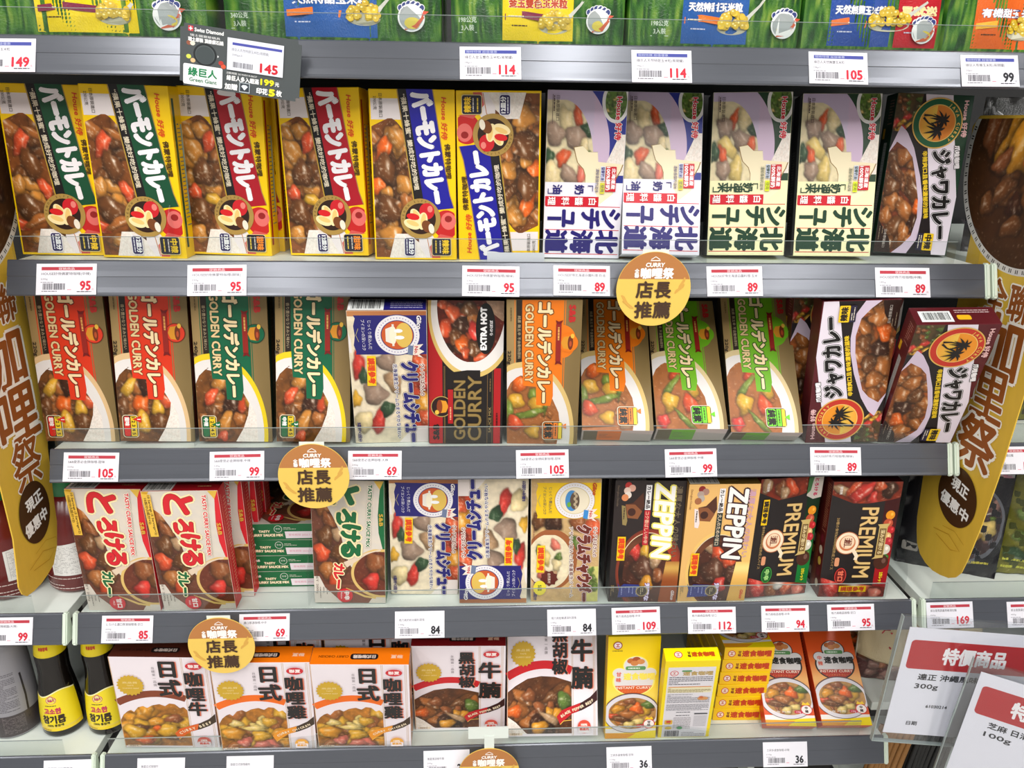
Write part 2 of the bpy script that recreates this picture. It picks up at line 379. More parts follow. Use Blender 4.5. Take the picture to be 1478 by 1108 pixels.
def design_H(bg, ink, cloth, milk, seed):
    W, H, D = .0748, .1533, .026
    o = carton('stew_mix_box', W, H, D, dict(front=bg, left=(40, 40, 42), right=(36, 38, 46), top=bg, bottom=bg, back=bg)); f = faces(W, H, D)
    p = Pr(f['front'], cw(H), o); RED = (206, 22, 44)
    p.part('food_picture')
    p.rect(0.4, .4, 82, 74.4, cloth)
    p.photo(const(.4), ellf(52, 14, 64, 46, 1, 1), 0.4, 82, lambda X, Y: np.stack([206-.25*np.abs(X-40)+8*(Y > 44), 190-.3*np.abs(X-40), 214-.2*np.abs(X-40)], 1), 1.5)
    its = [(28, 18, 13, 6.5, 5, 'cpot'), (22, 29, 11, 4, 10, 'tom'), (34, 38, 7, 6, 0, 'bro'), (42, 27, 11, 9, 0, 'bpork'), (38, 8, 12, 8, 20, 'bpork'), (50, 36, 8, 4.5, 0, 'cpot'), (60, 16, 9, 6, -20, 'tom'), (60, 3, 8, 5, 0, 'bro'), (76, 6, 12, 9, 0, 'cpot'), (75, 22, 10, 7, 40, 'bpork'), (58, 40, 5, 3, 0, 'leaf'), (76, 34, 9, 4, 0, 'ham')] if seed == 0 else \
          [(26, 30, 12, 7, 0, 'cpot'), (26, 20, 10, 4, -20, 'tom'), (34, 40, 7, 6, 10, 'bro'), (34, 12, 12, 7, 10, 'bpork'), (44, 28, 11, 8, 30, 'bpork'), (48, 38, 7, 4, 0, 'tom'), (52, 15, 12, 7, 40, 'egg'), (60, 11, 12, 4, 10, 'tom'), (56, 3, 9, 5, 0, 'bro'), (72, 24, 13, 7, 0, 'egg'), (72, 12, 10, 7, 0, 'bpork')]
    p.photo(const(.4), ellf(62, 14, 54, 31, 1, 1), 8.6, 82, food((234, 218, 176), its, 5+seed, .5, dark=.25), 1)
    p.ell(9, 64, 19, 13, (232, 228, 226), clip=(.4, 40, 80, 74.4))
    p.photo(ellf(9, 64, 16, 10, -1), ellf(9, 64, 16, 10, 1, hi=74.4), .4, 25, food((96, 130, 50), [], 3, .5, [('leaf', 24, (1, 55, 24, 74), (2, 4)), ('egg', 5, (1, 56, 22, 73), (1, 2))]), 1)
    p.photo(lambda x: 70-.45*(x-36), const(74.4), 38, 75, rice, 1)
    p.part('front_panel')
    S = [(48, 27), (50, 36), (53, 39), (54, 49), (62, 51), (64, 58), (64, 76-2), (70, 71), (78, 66), (92, 67), (102, 53), (96, 49), (84, 46), (86, 38), (80, 37), (72, 36), (62, 32), (58, 29), (56, 33), (55, 38), (58, 36), (60, 32), (55, 28)]
    S = [(50, 26), (48.5, 34), (54, 40), (54, 49), (63, 50), (65, 74), (71, 72), (80, 67), (92, 66), (103, 53), (96, 50), (88, 46), (86, 38), (76, 38), (70, 36), (64, 30), (58, 28)]
    p.poly([(x+.0, y) for x, y in S], (150, 120, 70)); p.poly([(56+(x-70)*.96+13.6, 50+(y-50)*.96) for x, y in S], (246, 232, 196))
    p.rect(82, .3, 153, 74.5, bg)
    p.poly([(82, 50), (82, 66), (92, 65.5), (102, 53), (95, 50.5), (88, 47)], (246, 232, 196))
    for x in (104, 126, 149): p.rect(x, 1.5, x+.7, 73, RED)
    p.rect(95, .8, 104, 52, RED)
    p.part('title_lettering')
    p.vtxt('北海道', 137.5, 61.5, 12.5, 22.5, ink, b=1.1, o=(), res=3); p.vtxt('シチュー'[:3], 115.5, 64.5, 26, 21, ink, b=1.0, res=3); p.rect(114, 3.5, 117.4, 17, ink)
    p.part('small_print')
    p.vtxt('白醬料理', 99.5, 46, 7, 8, (250, 240, 240), b=.2)
    s = '奶油' if seed == 0 else '奶油玉米'
    p.vtxt(s, 88.5, 33 if seed == 0 else 37, 12, 9.5, ink, b=.3); p.rect(84.6, 41, 85.4, 46, ink); p.rect(84.6, 45.4, 90, 46, ink); p.rect(92, 3, 92.8, 8, ink); p.rect(88, 3, 92.6, 3.8, ink)
    p.txt('House 好侍', 24, 67, 6.4, RED, w=38, b=.3, o=((.7, (246, 240, 240)),)); p.txt('日本原裝進口', 16, 10, 3.6, (60, 46, 50), w=22); p.rect(4, 5, 30, 5.4, (90, 70, 70)); p.lines(5, 29, 6.6, 6.6, 1, (90, 70, 70), 1)
    p.rect(67, 62.5, 90, 67.5, RED); p.txt('北海道産', 78, 65, 4, (250, 245, 245), w=19, b=.15); p.rect(67, 57.5, 90, 62.3, RED); p.txt('100%鮮奶', 78, 60, 4.4, (250, 245, 245), w=21, b=.2)
    p.rect(67, 52.6, 80, 56.8, (220, 224, 246)); p.txt('發酵奶油', 73.5, 54.7, 3.6, ink, w=12, b=.1); p.rect(82, 52.6, 92, 56.8, milk); p.txt('使用', 87, 54.7, 3.6, ink); p.txt('濃郁香醇的滋味', 80, 49.5, 3.6, ink, w=22)
    p.done()
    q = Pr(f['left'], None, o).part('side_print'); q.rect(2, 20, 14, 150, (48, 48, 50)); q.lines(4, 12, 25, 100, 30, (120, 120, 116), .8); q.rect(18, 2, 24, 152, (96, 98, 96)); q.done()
    return o

def palm(p, x, y, s, col, lean=0, n=8, seed=0):
    rn = random.Random(seed)
    for k in range(n):
        a = R(k*360/n+lean+rn.uniform(-8, 8)); L = s*(.85+.25*rn.random())
        pts = [(x+L*t*math.cos(a)-.0*t, y+L*t*math.sin(a)-.35*s*t*t*math.cos(R(lean))) for t in np.linspace(0, 1, 6)]
        p.line(pts, np.array([.10, .20, .23, .17, .10, .01])*s, col)
def design_J(base, ring, disc, taste, seed):
    W, H, D = .0733, .1545, .026
    o = carton('curry_box', W, H, D, dict(front=base, left=base, right=base, top=base, bottom=base, back=base)); f = faces(W, H, D)
    p = Pr(f['front'], cw(H), o)
    p.part('front_panel')
    p.poly([(.4, .4), (154, .4), (154, 60), (.4, 28)], (30, 22, 24))
    p.photo(const(.4), pl((0, 25), (20, 24), (34, 13), (36, 10)), .4, 36, food((90, 70, 40), [], 2, .7, [('leaf', 12, (2, 10, 24, 24), (1.5, 3)), ('red', 6, (20, 2, 34, 14), (2, 6)), ('ypot', 8, (26, 4, 36, 20), (1, 5)), ('nut', 8, (2, 2, 22, 14), (2, 3))]), 1)
    p.poly([(.4, 27), (154, 58), (154, 72), (96, 72.9), (.4, 53)], (234, 224, 236))
    p.part('food_picture')
    top = pl((31, 9), (36, 15), (51, 24), (78, 34.5), (100, 40.5), (116, 42.5), (139, 41.5), (154, 33))
    p.photo(pl((31, 8), (54, .4), (154, .4)), top, 31, 154, lambda X, Y: np.stack([214+0*X, 196+0*X, 216+0*X], 1), 2)
    its = [(60, 15, 9, 7, 0, 'oni'), (66, 30, 7, 5, 30, 'nut'), (74, 10, 11, 5, 30, 'meat'), (80, 24, 9, 5, 0, 'oni'), (90, 8, 10, 8, 0, 'meat'), (92, 30, 14, 7, 30, 'meat'), (104, 10, 9, 7, 0, 'oni'), (112, 24, 11, 7, 20, 'oni'), (108, 36, 8, 4, 0, 'car'), (124, 34, 9, 5, 0, 'dmeat'), (128, 16, 12, 8, -20, 'meat'), (134, 26, 12, 5, 0, 'oni'), (118, 6, 9, 6, 0, 'oni'), (146, 12, 8, 8, 0, 'meat')]
    if seed: its = [(56, 12, 9, 6, 20, 'oni'), (62, 24, 8, 6, 0, 'nut'), (72, 14, 9, 8, 0, 'oni'), (78, 30, 8, 5, 60, 'oni'), (88, 8, 11, 7, 10, 'oni'), (90, 22, 10, 7, 0, 'meat'), (100, 33, 9, 7, 30, 'oni'), (106, 12, 10, 8, 0, 'dmeat'), (112, 28, 9, 6, 0, 'meat'), (122, 12, 11, 6, 20, 'car'), (128, 32, 11, 5, 40, 'oni'), (138, 18, 11, 9, 0, 'oni'), (146, 32, 8, 4, 60, 'oni')]
    p.photo(pl((47, 6), (56, .4), (154, .4)), pl((46, 7), (52, 17), (60, 24), (80, 30.5), (100, 36), (118, 38), (136, 35), (146, 27), (154, 18)), 46, 154, food((140, 66, 36) if not seed else (168, 88, 38), its, 4+seed, .9, [('oni', 10, (56, 4, 150, 36), (6, 10)), ('nut', 5, (60, 4, 150, 34), (5, 8)), ('meat', 7, (60, 4, 150, 34), (6, 10))]), 1)
    p.photo(const(.4), pl((122, 1), (140, 14), (154, 17)), 122, 154, lambda X, Y: np.stack([44+0*X, 26+0*X, 20+0*X], 1), 3)
    p.part('title_lettering')
    p.txt('ジャワカレー', 95, 57, 17, (20, 18, 18), w=86, rot=8.6, b=1.0, fit=True, o=((2.1, (20, 18, 18)), (1.5, (244, 240, 244))), res=3)
    p.part('small_print')
    p.txt('辛辣爽口且香味濃郁的滋味', 86, 40.6, 5, (244, 206, 40), w=66, rot=10.5, b=.2); p.txt('爪哇咖哩', 58, 66.5, 5.4, (244, 240, 244), w=22, rot=9, b=.3, o=((.8, (30, 24, 24)),))
    p.txt('House 好侍', 22, 68, 5.6, (236, 190, 190), w=34, rot=4, b=.25); p.txt('日本原裝進口', 140, 9, 3, (200, 190, 180), w=18); p.lines(128, 150, 3, 6, 2, (150, 130, 110), .6)
    p.part('round_emblem')
    p.ell(27, 42, 24, 24, (222, 178, 90)); p.ell(27, 42, 22.8, 22.8, ring); p.ell(27, 42, 17.6, 17.6, (240, 200, 110)); p.ell(27, 42, 16.8, 16.8, disc)
    p.photo(ellf(27, 42, 16.6, 16.6, -1), lambda x: 40, 10.6, 43.4, lambda X, Y: np.stack([244+0*X, 170+2.4*(Y-26), 60+1.6*(Y-26)], 1), 2)
    for ang, ch in zip(range(150, 20, -12), 'JAVA CURRY'): p.txt(ch, 27+20*math.cos(R(ang)), 42+20*math.sin(R(ang)), 3.8, (236, 190, 90), rot=ang-90, b=.2)
    ink = (24, 20, 20)
    p.line([(27+14*math.cos(R(250)), 42+15*math.sin(R(250))), (27, 33), (30, 39), (33, 43)], [2.2, 1.4, 1, .8], ink); p.line([(20, 28), (20, 35), (21.5, 41), (24, 46)], [2.2, 1.4, 1, .8], ink)
    palm(p, 24, 47, 10, ink, 10, 10, 1); palm(p, 34, 43, 10, ink, 30, 10, 2)
    p.part('taste_badge')
    p.rrect(133, 41, 150, 47, 1, (40, 34, 60)); p.rrect(133, 47, 150, 57, 1, (240, 200, 30)); p.txt(taste, 141.5, 52, 7, (40, 30, 20), w=14, b=.4); p.lines(135, 148, 43, 45, 2, (230, 220, 200), .7)
    p.done()
    q = Pr(f['left'], None, o).part('side_print'); q.rect(11, 2, 18, 108, (168, 172, 172)); q.lines(12, 17, 5, 105, 40, (120, 122, 122), .6); q.rect(5, 112, 10, 122, (220, 170, 20)); q.lines(12, 22, 126, 148, 9, (180, 130, 120), .9); q.done()
    q = Pr(f['top'], None, o).part('top_print'); q.rect(6, 4, 34, 20, (232, 236, 236)); q.bars(9, 7, 32, 18); q.rrect(38, 7, 50, 14, 2, (240, 180, 30)); q.lines(38, 68, 18, 21, 2, (220, 200, 200), .9, 4); q.done()
    return o

def design_G(panel, plate, veg, badge, seed, weight, outline):
    W, H, D = .0719, .1541, .028; G0 = (158, 130, 82)
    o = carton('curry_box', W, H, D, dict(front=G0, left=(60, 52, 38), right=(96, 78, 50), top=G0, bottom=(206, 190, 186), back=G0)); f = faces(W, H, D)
    p = Pr(f['front'], cw(H), o)
    p.part('front_panel')
    p.photo(const(.4), const(71.5), .4, 154, lambda X, Y: np.stack([150+22*np.sin(Y*.06+.4)+0*X, 124+18*np.sin(Y*.06+.4), 78+14*np.sin(Y*.06+.4)], 1), 6)
    p.rect(.4, 7.6, 110, 8.4, panel); p.rect(.4, 55.6, 112, 56.4, panel); p.rect(.4, 15, 112, 54.6, panel)
    if veg: p.ell(42, 54, 17, 13, panel)
    p.rect(.4, 9.4, 66, 15, (40, 30, 22))
    p.part('food_picture')
    cx, cy = 143, 18
    p.photo(ellf(cx, cy, 80, 50, -1, .4), ellf(cx, cy, 80, 50, 1), 63, 154, lambda X, Y: np.tile(np.array([plate], float), (len(X), 1)), 1.5)
    p.photo(ellf(cx, cy, 74, 46, -1, .4), ellf(cx, cy, 74, 46, 1), 69, 154, lambda X, Y: np.stack([232+0*X, 226+0*X, 222+0*X], 1), 1.5)
    fy = pl((80, 12), (83, 26), (92, 37), (104, 46), (114, 51), (126, 53.5), (140, 50), (154, 44)) if not veg else pl((78, 14), (81, 27), (90, 38), (104, 46), (118, 52), (134, 54), (154, 51))
    fn = {0: [(98, 12, 11, 5, -30, 'ypot'), (116, 22, 11, 8, -10, 'car'), (96, 28, 10, 8, 0, 'dmeat'), (120, 38, 9, 6, 0, 'ypot'), (134, 22, 11, 8, 0, 'ypot'), (134, 38, 11, 8, 0, 'meat'), (146, 50, 7, 5, 0, 'rcar'), (112, 46, 9, 5, 40, 'tom'), (118, 5, 10, 6, 0, 'meat')],
          1: [(92, 24, 12, 5.5, -30, 'pot'), (108, 14, 11, 5, -25, 'rcar'), (98, 46, 10, 5, 60, 'pump'), (116, 33, 13, 8, 0, 'dmeat'), (114, 46, 11, 4.5, -30, 'rcar'), (108, 52, 10, 5, -20, 'pump'), (124, 14, 8, 6, 0, 'meat'), (134, 26, 13, 6, -25, 'pot'), (148, 24, 6, 5, 0, 'rcar'), (130, 40, 7, 6, 0, 'oni')],
          2: [(88, 12, 9, 7, 0, 'car'), (106, 8, 8, 9, 0, 'ypot'), (100, 26, 9, 4, 10, 'asp'), (110, 30, 8, 8, 10, 'ypot'), (98, 44, 6, 7, 0, 'tom'), (106, 40, 15, 2.6, -12, 'asp'), (120, 22, 4, 17, 15, 'asp'), (116, 2, 12, 4, 0, 'asp'), (130, 8, 9, 7, 20, 'rcar'), (140, 26, 8, 7, 0, 'ypot'), (144, 44, 8, 8, 0, 'tan')],
          3: [(90, 24, 10, 7, 0, 'rcar'), (106, 18, 17, 3.5, -35, 'asp'), (108, 40, 10, 6, 10, 'ypot'), (124, 16, 11, 8, 0, 'ypot'), (126, 36, 10, 7, 10, 'rcar'), (144, 30, 14, 3, 40, 'asp'), (146, 8, 8, 6, 0, 'red'), (140, 46, 8, 6, 0, 'ypot')]}[seed]
    p.photo(pl((78, 14), (80, 10), (86, 4), (94, .4)), fy, 78, 154, food((132, 78, 32) if not veg else (172, 104, 54), fn, 11+seed, .8 if not veg else .6, [('oni', 4, (110, 36, 150, 46), (3, 5))] if veg else [('meat', 9, (90, 6, 150, 44), (7, 10)), ('oni', 7, (94, 6, 150, 46), (6, 9))]), 1)
    if not veg: p.photo(pl((112, 51), (126, 49), (140, 44), (154, 36)), pl((112, 51.5), (126, 57), (154, 58)), 113, 154, rice, 1)
    p.part('title_lettering')
    p.poly([(60, 15), (89, 16.5), (90, 29), (110, 29.5), (111, 43.5), (100, 46), (60, 45)], panel)
    p.txt('ゴールデンカレー', 55, 37, 13.4, (250, 224, 176), w=104, b=.8, fit=True, o=((1.8, outline),), res=3)
    p.txt('GOLDEN CURRY', 45, 22, 7.6, (236, 206, 150), w=81, b=.4, fit=True, o=((.9, outline),))
    p.part('small_print')
    p.txt('S&B', 13.5, 62.5, 8, (196, 40, 40), w=17, b=.5); p.txt('香り豊かなうまみと味わい' if not veg else '純素 無五辛 不含動物原料', 38, 12.2, 3.4, (196, 176, 140), w=44); p.txt(weight, 59, 2.8, 4.2, (50, 40, 26), w=14, b=.2); p.lines(8, 40, 4.4, 4.4, 1, (110, 90, 56), 1)
    p.part('pot_emblem')
    p.ell(43, 59.5, 9.6, 9.4, outline if not veg else panel); p.ell(43, 59.5, 8.8, 8.6, panel if seed else (226, 60, 34))
    p.poly([(36, 62), (37, 55), (43, 52.5), (49, 55), (50, 62)], (224, 150, 40)); p.ell(43, 61.5, 7.2, 2.6, (120, 50, 20)); p.ell(36, 63.4, 2.4, 1.8, (240, 190, 70)); p.ell(44, 61.6, 3, 1.2, (190, 80, 40))
    p.poly([(24, 47.5), (62, 47.5), (62, 52.5), (24, 52.5)], (150, 34, 26)); p.lines(27, 59, 50, 50, 1, (230, 170, 90), 1.6); p.poly([(24, 52), (20, 54), (21.5, 50), (20, 47), (24, 48)], (120, 20, 20)); p.poly([(62, 52), (66, 54), (64.5, 50), (66, 47), (62, 48)], (120, 20, 20))
    p.part('taste_badge')
    if not veg:
        p.rrect(126.5, 3.5, 150, 18.5, 3, (228, 214, 180)); p.rrect(127.2, 4.2, 149.4, 17.8, 2.6, (40, 34, 30)); p.rrect(128, 5, 148.6, 10.8, 2, badge); p.rect(128, 11.4, 148.6, 17, (236, 200, 40))
        p.txt('中辣' if seed else '甜味', 133.5, 8, 4.6, (250, 245, 240), b=.2); p.txt('1 2 3 4 5', 138, 14, 4.4, (40, 34, 20), w=18, b=.15); x = 131 if not seed else 136
        p.poly([(x, 13), (x-3.6, 21.5), (x+3.6, 21.5)], badge); p.txt('1' if not seed else '3', x, 19.4, 4.5, (250, 250, 250), b=.2)
    else:
        p.rrect(128, 36, 149, 57, 3, (236, 226, 200)); p.rrect(128.7, 36.7, 148.3, 56.3, 2.6, (40, 36, 24)); p.rrect(129.4, 37.4, 147.6, 46.5, 2, badge); p.txt('純素', 138.5, 42, 8.4, (30, 30, 20), w=16, b=.5)
        p.rect(129.4, 47.2, 147.6, 51.6, badge); p.rect(129.4, 52.2, 147.6, 55.6, (244, 214, 60)); p.lines(131, 146, 49.4, 49.4, 1, (60, 50, 30), 1); x = 133 if seed == 2 else 138; p.poly([(x, 55), (x-3, 60), (x+3, 60)], badge)
    p.done()
    q = Pr(f['bottom'], None, o).part('base_print')
    q.rect(2, 2, 16, 26, (110, 92, 60)); q.rect(16, 2, 40, 26, panel if veg else (190, 60, 40)); q.lines(18, 68, 10, 18, 3, (120, 90, 80), 1); q.done()
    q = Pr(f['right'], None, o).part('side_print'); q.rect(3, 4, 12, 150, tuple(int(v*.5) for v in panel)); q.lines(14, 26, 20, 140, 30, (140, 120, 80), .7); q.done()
    return o

def design_C(clam, seed):
    W, H, D = .0737, .1481, .027
    o = carton('stew_mix_box', W, H, D, dict(front=(238, 226, 206), left=(232, 226, 216), right=(232, 226, 216), top=(120, 80, 60) if not clam else (240, 200, 40), bottom=(235, 228, 218), back=(235, 228, 218))); f = faces(W, H, D)
    p = Pr(f['front'], cw(H), o); navy = (34, 30, 112); NB = (34, 30, 112) if not clam else (108, 40, 30)
    p.part('food_picture')
    if not clam:
        its = [(58, 8, 15, 6, -5, 'red'), (70, 12, 9, 4, 0, 'bro'), (54, 34, 11, 10, 10, 'bpork'), (77, 40, 13, 7, 20, 'tan'), (90, 22, 13, 11, 10, 'bpork'), (121, 25, 17, 6, -14, 'red'), (122, 10, 13, 9, 0, 'cpot'), (108, 34, 9, 7, 0, 'bro'), (96, 4, 9, 5, 0, 'ypot')]
        p.photo(const(.4), const(73.3), .4, 147.6, food((242, 226, 196), its, 3, .35, dark=.18), 1)
        p.photo(pl((45, 60), (70, 57), (98, 61), (130, 60)), const(73.3), 45, 130, food((200, 70, 40), [(60, 66, 14, 8, 0, 'tom'), (78, 72, 10, 7, 0, 'red'), (104, 68, 15, 9, 0, 'pump'), (118, 71, 10, 6, 0, 'tom')], 4), 1.2)
        p.photo(pl((128, 58), (138, 52), (147.6, 44)), const(73.3), 128, 147.6, lambda X, Y: np.stack([236-.4*(Y-50), 226-.5*(Y-50), 220-.4*(Y-50)], 1), 2)
        p.photo(const(.4), const(73.3), .4, 6, lambda X, Y: np.stack([196-1.2*Y*.4, 130-.5*Y, 80-.4*Y], 1), 2)
        p.poly([(12, .4), (22, .4), (30, 2.5), (44, 3), (44, .4)], (236, 228, 226))
    else:
        p.photo(const(.4), const(73.3), .4, 147.6, food((214, 176, 120), [(50, 8, 10, 7, 0, 'meat'), (50, 24, 12, 9, 0, 'dmeat'), (52, 50, 10, 8, 0, 'nut'), (60, 66, 14, 8, 0, 'tom'), (76, 46, 9, 8, 0, 'leaf'), (130, 68, 16, 7, 0, 'leaf')], 6, .5), 1.1)
        p.photo(ellf(96, 22, 37, 28, -1, .4), ellf(96, 22, 37, 28, 1), 60, 132, lambda X, Y: np.stack([166-.3*X*.3, 92+0*X, 50+0*X], 1), 2)
        p.photo(ellf(98, 20, 33, 24, -1, .4), ellf(98, 20, 33, 24, 1), 66, 131, food((242, 226, 190), [(84, 10, 6, 5, 0, 'leaf'), (78, 26, 7, 5, 20, 'ham'), (94, 16, 9, 5, 0, 'egg'), (102, 28, 8, 5, 0, 'cpot'), (112, 12, 8, 5, 0, 'ham'), (92, 30, 5, 4, 0, 'leaf'), (116, 24, 7, 5, 0, 'tan')], 8, .5, dark=.2), 1)
        p.photo(pl((104, 62), (125, 56), (147, 60)), const(73.3), 104, 147.6, food((214, 210, 120), [], 9, .5, [('leaf', 6, (108, 60, 146, 72), (3, 6))]), 1.4)
    p.part('front_panel')
    pc = navy if not clam else (244, 200, 20)
    p.poly([(5, 73.3), (5, 6), (8, 7.5), (16, 5.5), (26, 6.5), (36, 5), (43, 7), (46, 6.5), (46, 73.3)], pc)
    p.part('round_emblem')
    p.ell(25.6, 46, 21.5, 21.5, navy if not clam else (200, 150, 20)); p.ell(25.6, 46, 20.7, 20.7, (236, 232, 236)); p.ell(25.6, 46, 15.6, 15.6, navy if not clam else (214, 196, 150)); p.ell(25.6, 46, 14.8, 14.8, (206, 90, 40) if not clam else (238, 226, 200))
    for k in range(40): p.add([(25.6+18*math.cos(k*.157)+.6*math.cos(t), 46+18*math.sin(k*.157)+.6*math.sin(t)) for t in (0, 1.57, 3.14, 4.71)], [(0, 1, 2, 3)], (110, 104, 170) if not clam else (200, 170, 110), False)
    p.layer += 1
    if not clam: p.ell(25.6, 52, 13, 8, (228, 190, 90)); p.poly([(16, 42), (35, 42), (32, 35), (19, 35)], (240, 232, 220)); p.ell(25.6, 42, 9.6, 3.2, (250, 240, 214)); p.ell(21, 47, 2, 4, (250, 250, 250)); p.ell(28, 48, 2, 4.5, (250, 250, 250)); p.rect(14, 41, 16.6, 43, (240, 232, 220)); p.rect(34.6, 41, 37, 43, (240, 232, 220))
    else: p.ell(25.6, 43, 12, 7, (70, 140, 200)); p.ell(25.6, 46, 10, 5, (96, 76, 60)); [p.ell(17+3.2*k, 46+(k % 2)*1.6, 2, 1.4, (190, 170, 140)) for k in range(6)]; p.ell(30, 40, 3, 2, (110, 170, 60))
    p.poly([(36, 56), (46, 55), (47, 60), (37, 61)], (110, 124, 156) if not clam else (60, 140, 210)); p.poly([(36, 61), (46.4, 60), (50, 70), (46, 66), (43, 71), (40, 66), (35, 70)], (240, 226, 214)); p.txt('No.1', 42.5, 63.4, 4.6, (200, 40, 50), w=10, b=.2)
    p.part('title_lettering')
    t = 'クリームシチュー' if not clam else 'クラムチャウダー'
    p.txt(t, 100.5, 57.5, 15, NB, w=92, rot=1.2, b=1.2, fit=True, o=((2.1, (110, 74, 60) if not clam else (190, 120, 110)), (1.6, (248, 244, 244))), res=3)
    p.part('small_print')
    p.txt('クレアおばさんの', 74, 68.6, 4.8, (120, 40, 30), w=36, b=.15, o=((.7, (246, 236, 226)),)); p.txt('北海道産生クリームのまろやかな味わい' if not clam else 'アサリの旨みと北海道産生クリーム', 99, 43.6, 4.4, NB, w=86, rot=1.2, b=.12, o=((.6, (248, 242, 232)),))
    p.txt('じっくり煮込んだ', 25, 20.5, 3.8, (236, 232, 244) if not clam else (60, 60, 90), w=30); p.txt('ブイヨンの深いコク', 25, 14.5, 3.8, (236, 232, 244) if not clam else (60, 60, 90), w=32); p.line([(18, 10), (25, 7.5), (32, 10)], .5, (180, 170, 120))
    p.txt('Glico', 12, 66.5, 5.6, (246, 240, 240) if not clam else (190, 40, 30), w=14, skew=.25, b=.25); p.txt('5皿分×2回分', 134, 5, 4, navy, w=23, b=.15)
    p.lines(58, 118, 3.2, 3.2, 1, (140, 90, 70), .8)
    p.part('cooking_badge')
    y0 = 15.5 if not clam else 6; x0 = 47 if not clam else 78
    p.poly([(x0, y0+1), (x0+33, y0), (x0+33, y0+8.6), (x0, y0+9.4)], (250, 206, 20)); p.txt('調理參考', x0+16.5, y0+4.8, 7, (226, 70, 20), w=28, b=.4)
    if clam: p.star(118, 20, 8, 10, 9, (96, 34, 24)); p.txt('自然素材', 118, 20, 3.4, (246, 230, 210), w=12); p.ell(130, 10, 9, 7, (236, 220, 60)); p.txt('5皿', 130, 10, 5, (60, 90, 40), b=.2)
    p.done()
    q = Pr(f['top'], None, o).part('top_print'); q.rect(1, 1, 34, 25, (236, 238, 236)); q.bars(4, 4, 31, 24); q.rect(34, 1, 73, 25, navy if not clam else (240, 200, 40)); q.lines(40, 70, 6, 18, 4, (210, 204, 220), 1, 5); q.done()
    return o

def design_X():
    W, H, D = .0744, .1481, .027; K0 = (26, 20, 20); RED = (178, 24, 30)
    o = carton('curry_box', W, H, D, dict(front=K0, left=(60, 14, 16), right=K0, top=K0, bottom=K0, back=K0)); f = faces(W, H, D)
    p = Pr(f['front'], lambda x, y: (W-y, x), o)
    p.part('front_panel')
    p.rect(.4, 60.4, 147.6, 74, RED); p.rect(.4, 2.5, 80, 9.4, RED)
    for y in (57.8, 58.6, 10.6, 15.5): p.rect(.4, y, 82, y+.35, (140, 110, 60))
    p.part('food_picture')
    p.photo(ellf(137, 31, 67, 43, -1, .4), ellf(137, 31, 67, 43, 1, hi=74), 70.4, 147.7, lambda X, Y: np.stack([222+0*X, 190+0*X, 110+0*X], 1), 1.5)
    p.photo(ellf(137, 31, 62, 40, -1, .4), ellf(137, 31, 62, 40, 1), 75.4, 147.7, lambda X, Y: np.stack([236+0*X, 230+0*X, 226+0*X], 1), 1.5)
    its = [(136, 50, 12, 7, 30, 'tom'), (120, 57, 10, 7, 0, 'rcar'), (124, 40, 9, 8, 0, 'dmeat'), (130, 30, 8, 6, 0, 'oni'), (112, 46, 8, 8, 0, 'meat'), (118, 28, 10, 7, 30, 'red'), (104, 40, 10, 7, 20, 'car'), (100, 29, 8, 7, 0, 'meat'), (140, 34, 7, 8, 0, 'meat'), (144, 60, 5, 5, 0, 'tom'), (96, 38, 6, 4, 0, 'tom')]
    p.photo(ellf(141, 32, 55, 33, -1, .4), ellf(141, 32, 55, 33, 1), 86.4, 147.7, food((104, 30, 14), its, 21, .95, [('dmeat', 8, (92, 10, 147, 60), (6, 9)), ('tom', 5, (92, 20, 147, 60), (5, 8))]), 1)
    p.photo(const(.4), pl((128, 2), (136, 12), (147.7, 18)), 128, 147.7, food((190, 150, 120), [], 5, .8), 1.2)
    p.part('taste_badge')
    p.ell(120, 18, 25.5, 9.6, (14, 12, 12)); p.txt('EXTRA HOT', 120, 20, 5.6, (246, 244, 244), w=42, b=.55, fit=True); p.txt('らのぼぼ', 121, 12.6, 3.4, (230, 226, 226), w=15, b=.1)
    p.part('title_lettering')
    p.poly([(.6, 36), (72, 36), (76, 22), (78, 36), (76, 50), (.6, 50)], K0); p.rect(70, 23, 78, 36, K0)
    GD = (150, 124, 70)
    p.txt('GOLDEN', 36, 43.4, 11, GD, w=62, b=.3, fit=True, o=((.9, (66, 50, 24)),), res=3); p.txt('CURRY', 38, 28.4, 13, GD, w=68, b=.3, fit=True, o=((.9, (66, 50, 24)),), res=3)
    p.part('small_print')
    p.txt('SAUCE MIX', 26, 13.2, 3.6, (176, 150, 96), w=27); p.lines(56, 70, 13, 13, 1, (130, 100, 60), .9); p.txt('S&B', 13, 67, 8, (30, 10, 10), w=16, b=.5); p.lines(20, 78, 6, 6, 1, (90, 10, 14), 1.6)
    p.part('pot_emblem')
    p.ell(40, 61.5, 11, 10.6, (190, 160, 90)); p.ell(40, 61.5, 10.2, 9.8, (40, 18, 18)); p.poly([(33, 64), (34, 57), (40, 54.5), (46, 57), (47, 64)], (224, 150, 40)); p.ell(40, 63.4, 7.2, 2.8, (140, 60, 24)); p.ell(34, 66, 2.4, 2, (240, 190, 70)); p.rect(22, 50, 58, 55, RED); p.lines(26, 54, 52.5, 52.5, 1, (230, 160, 120), 1.4)
    p.done(); return o

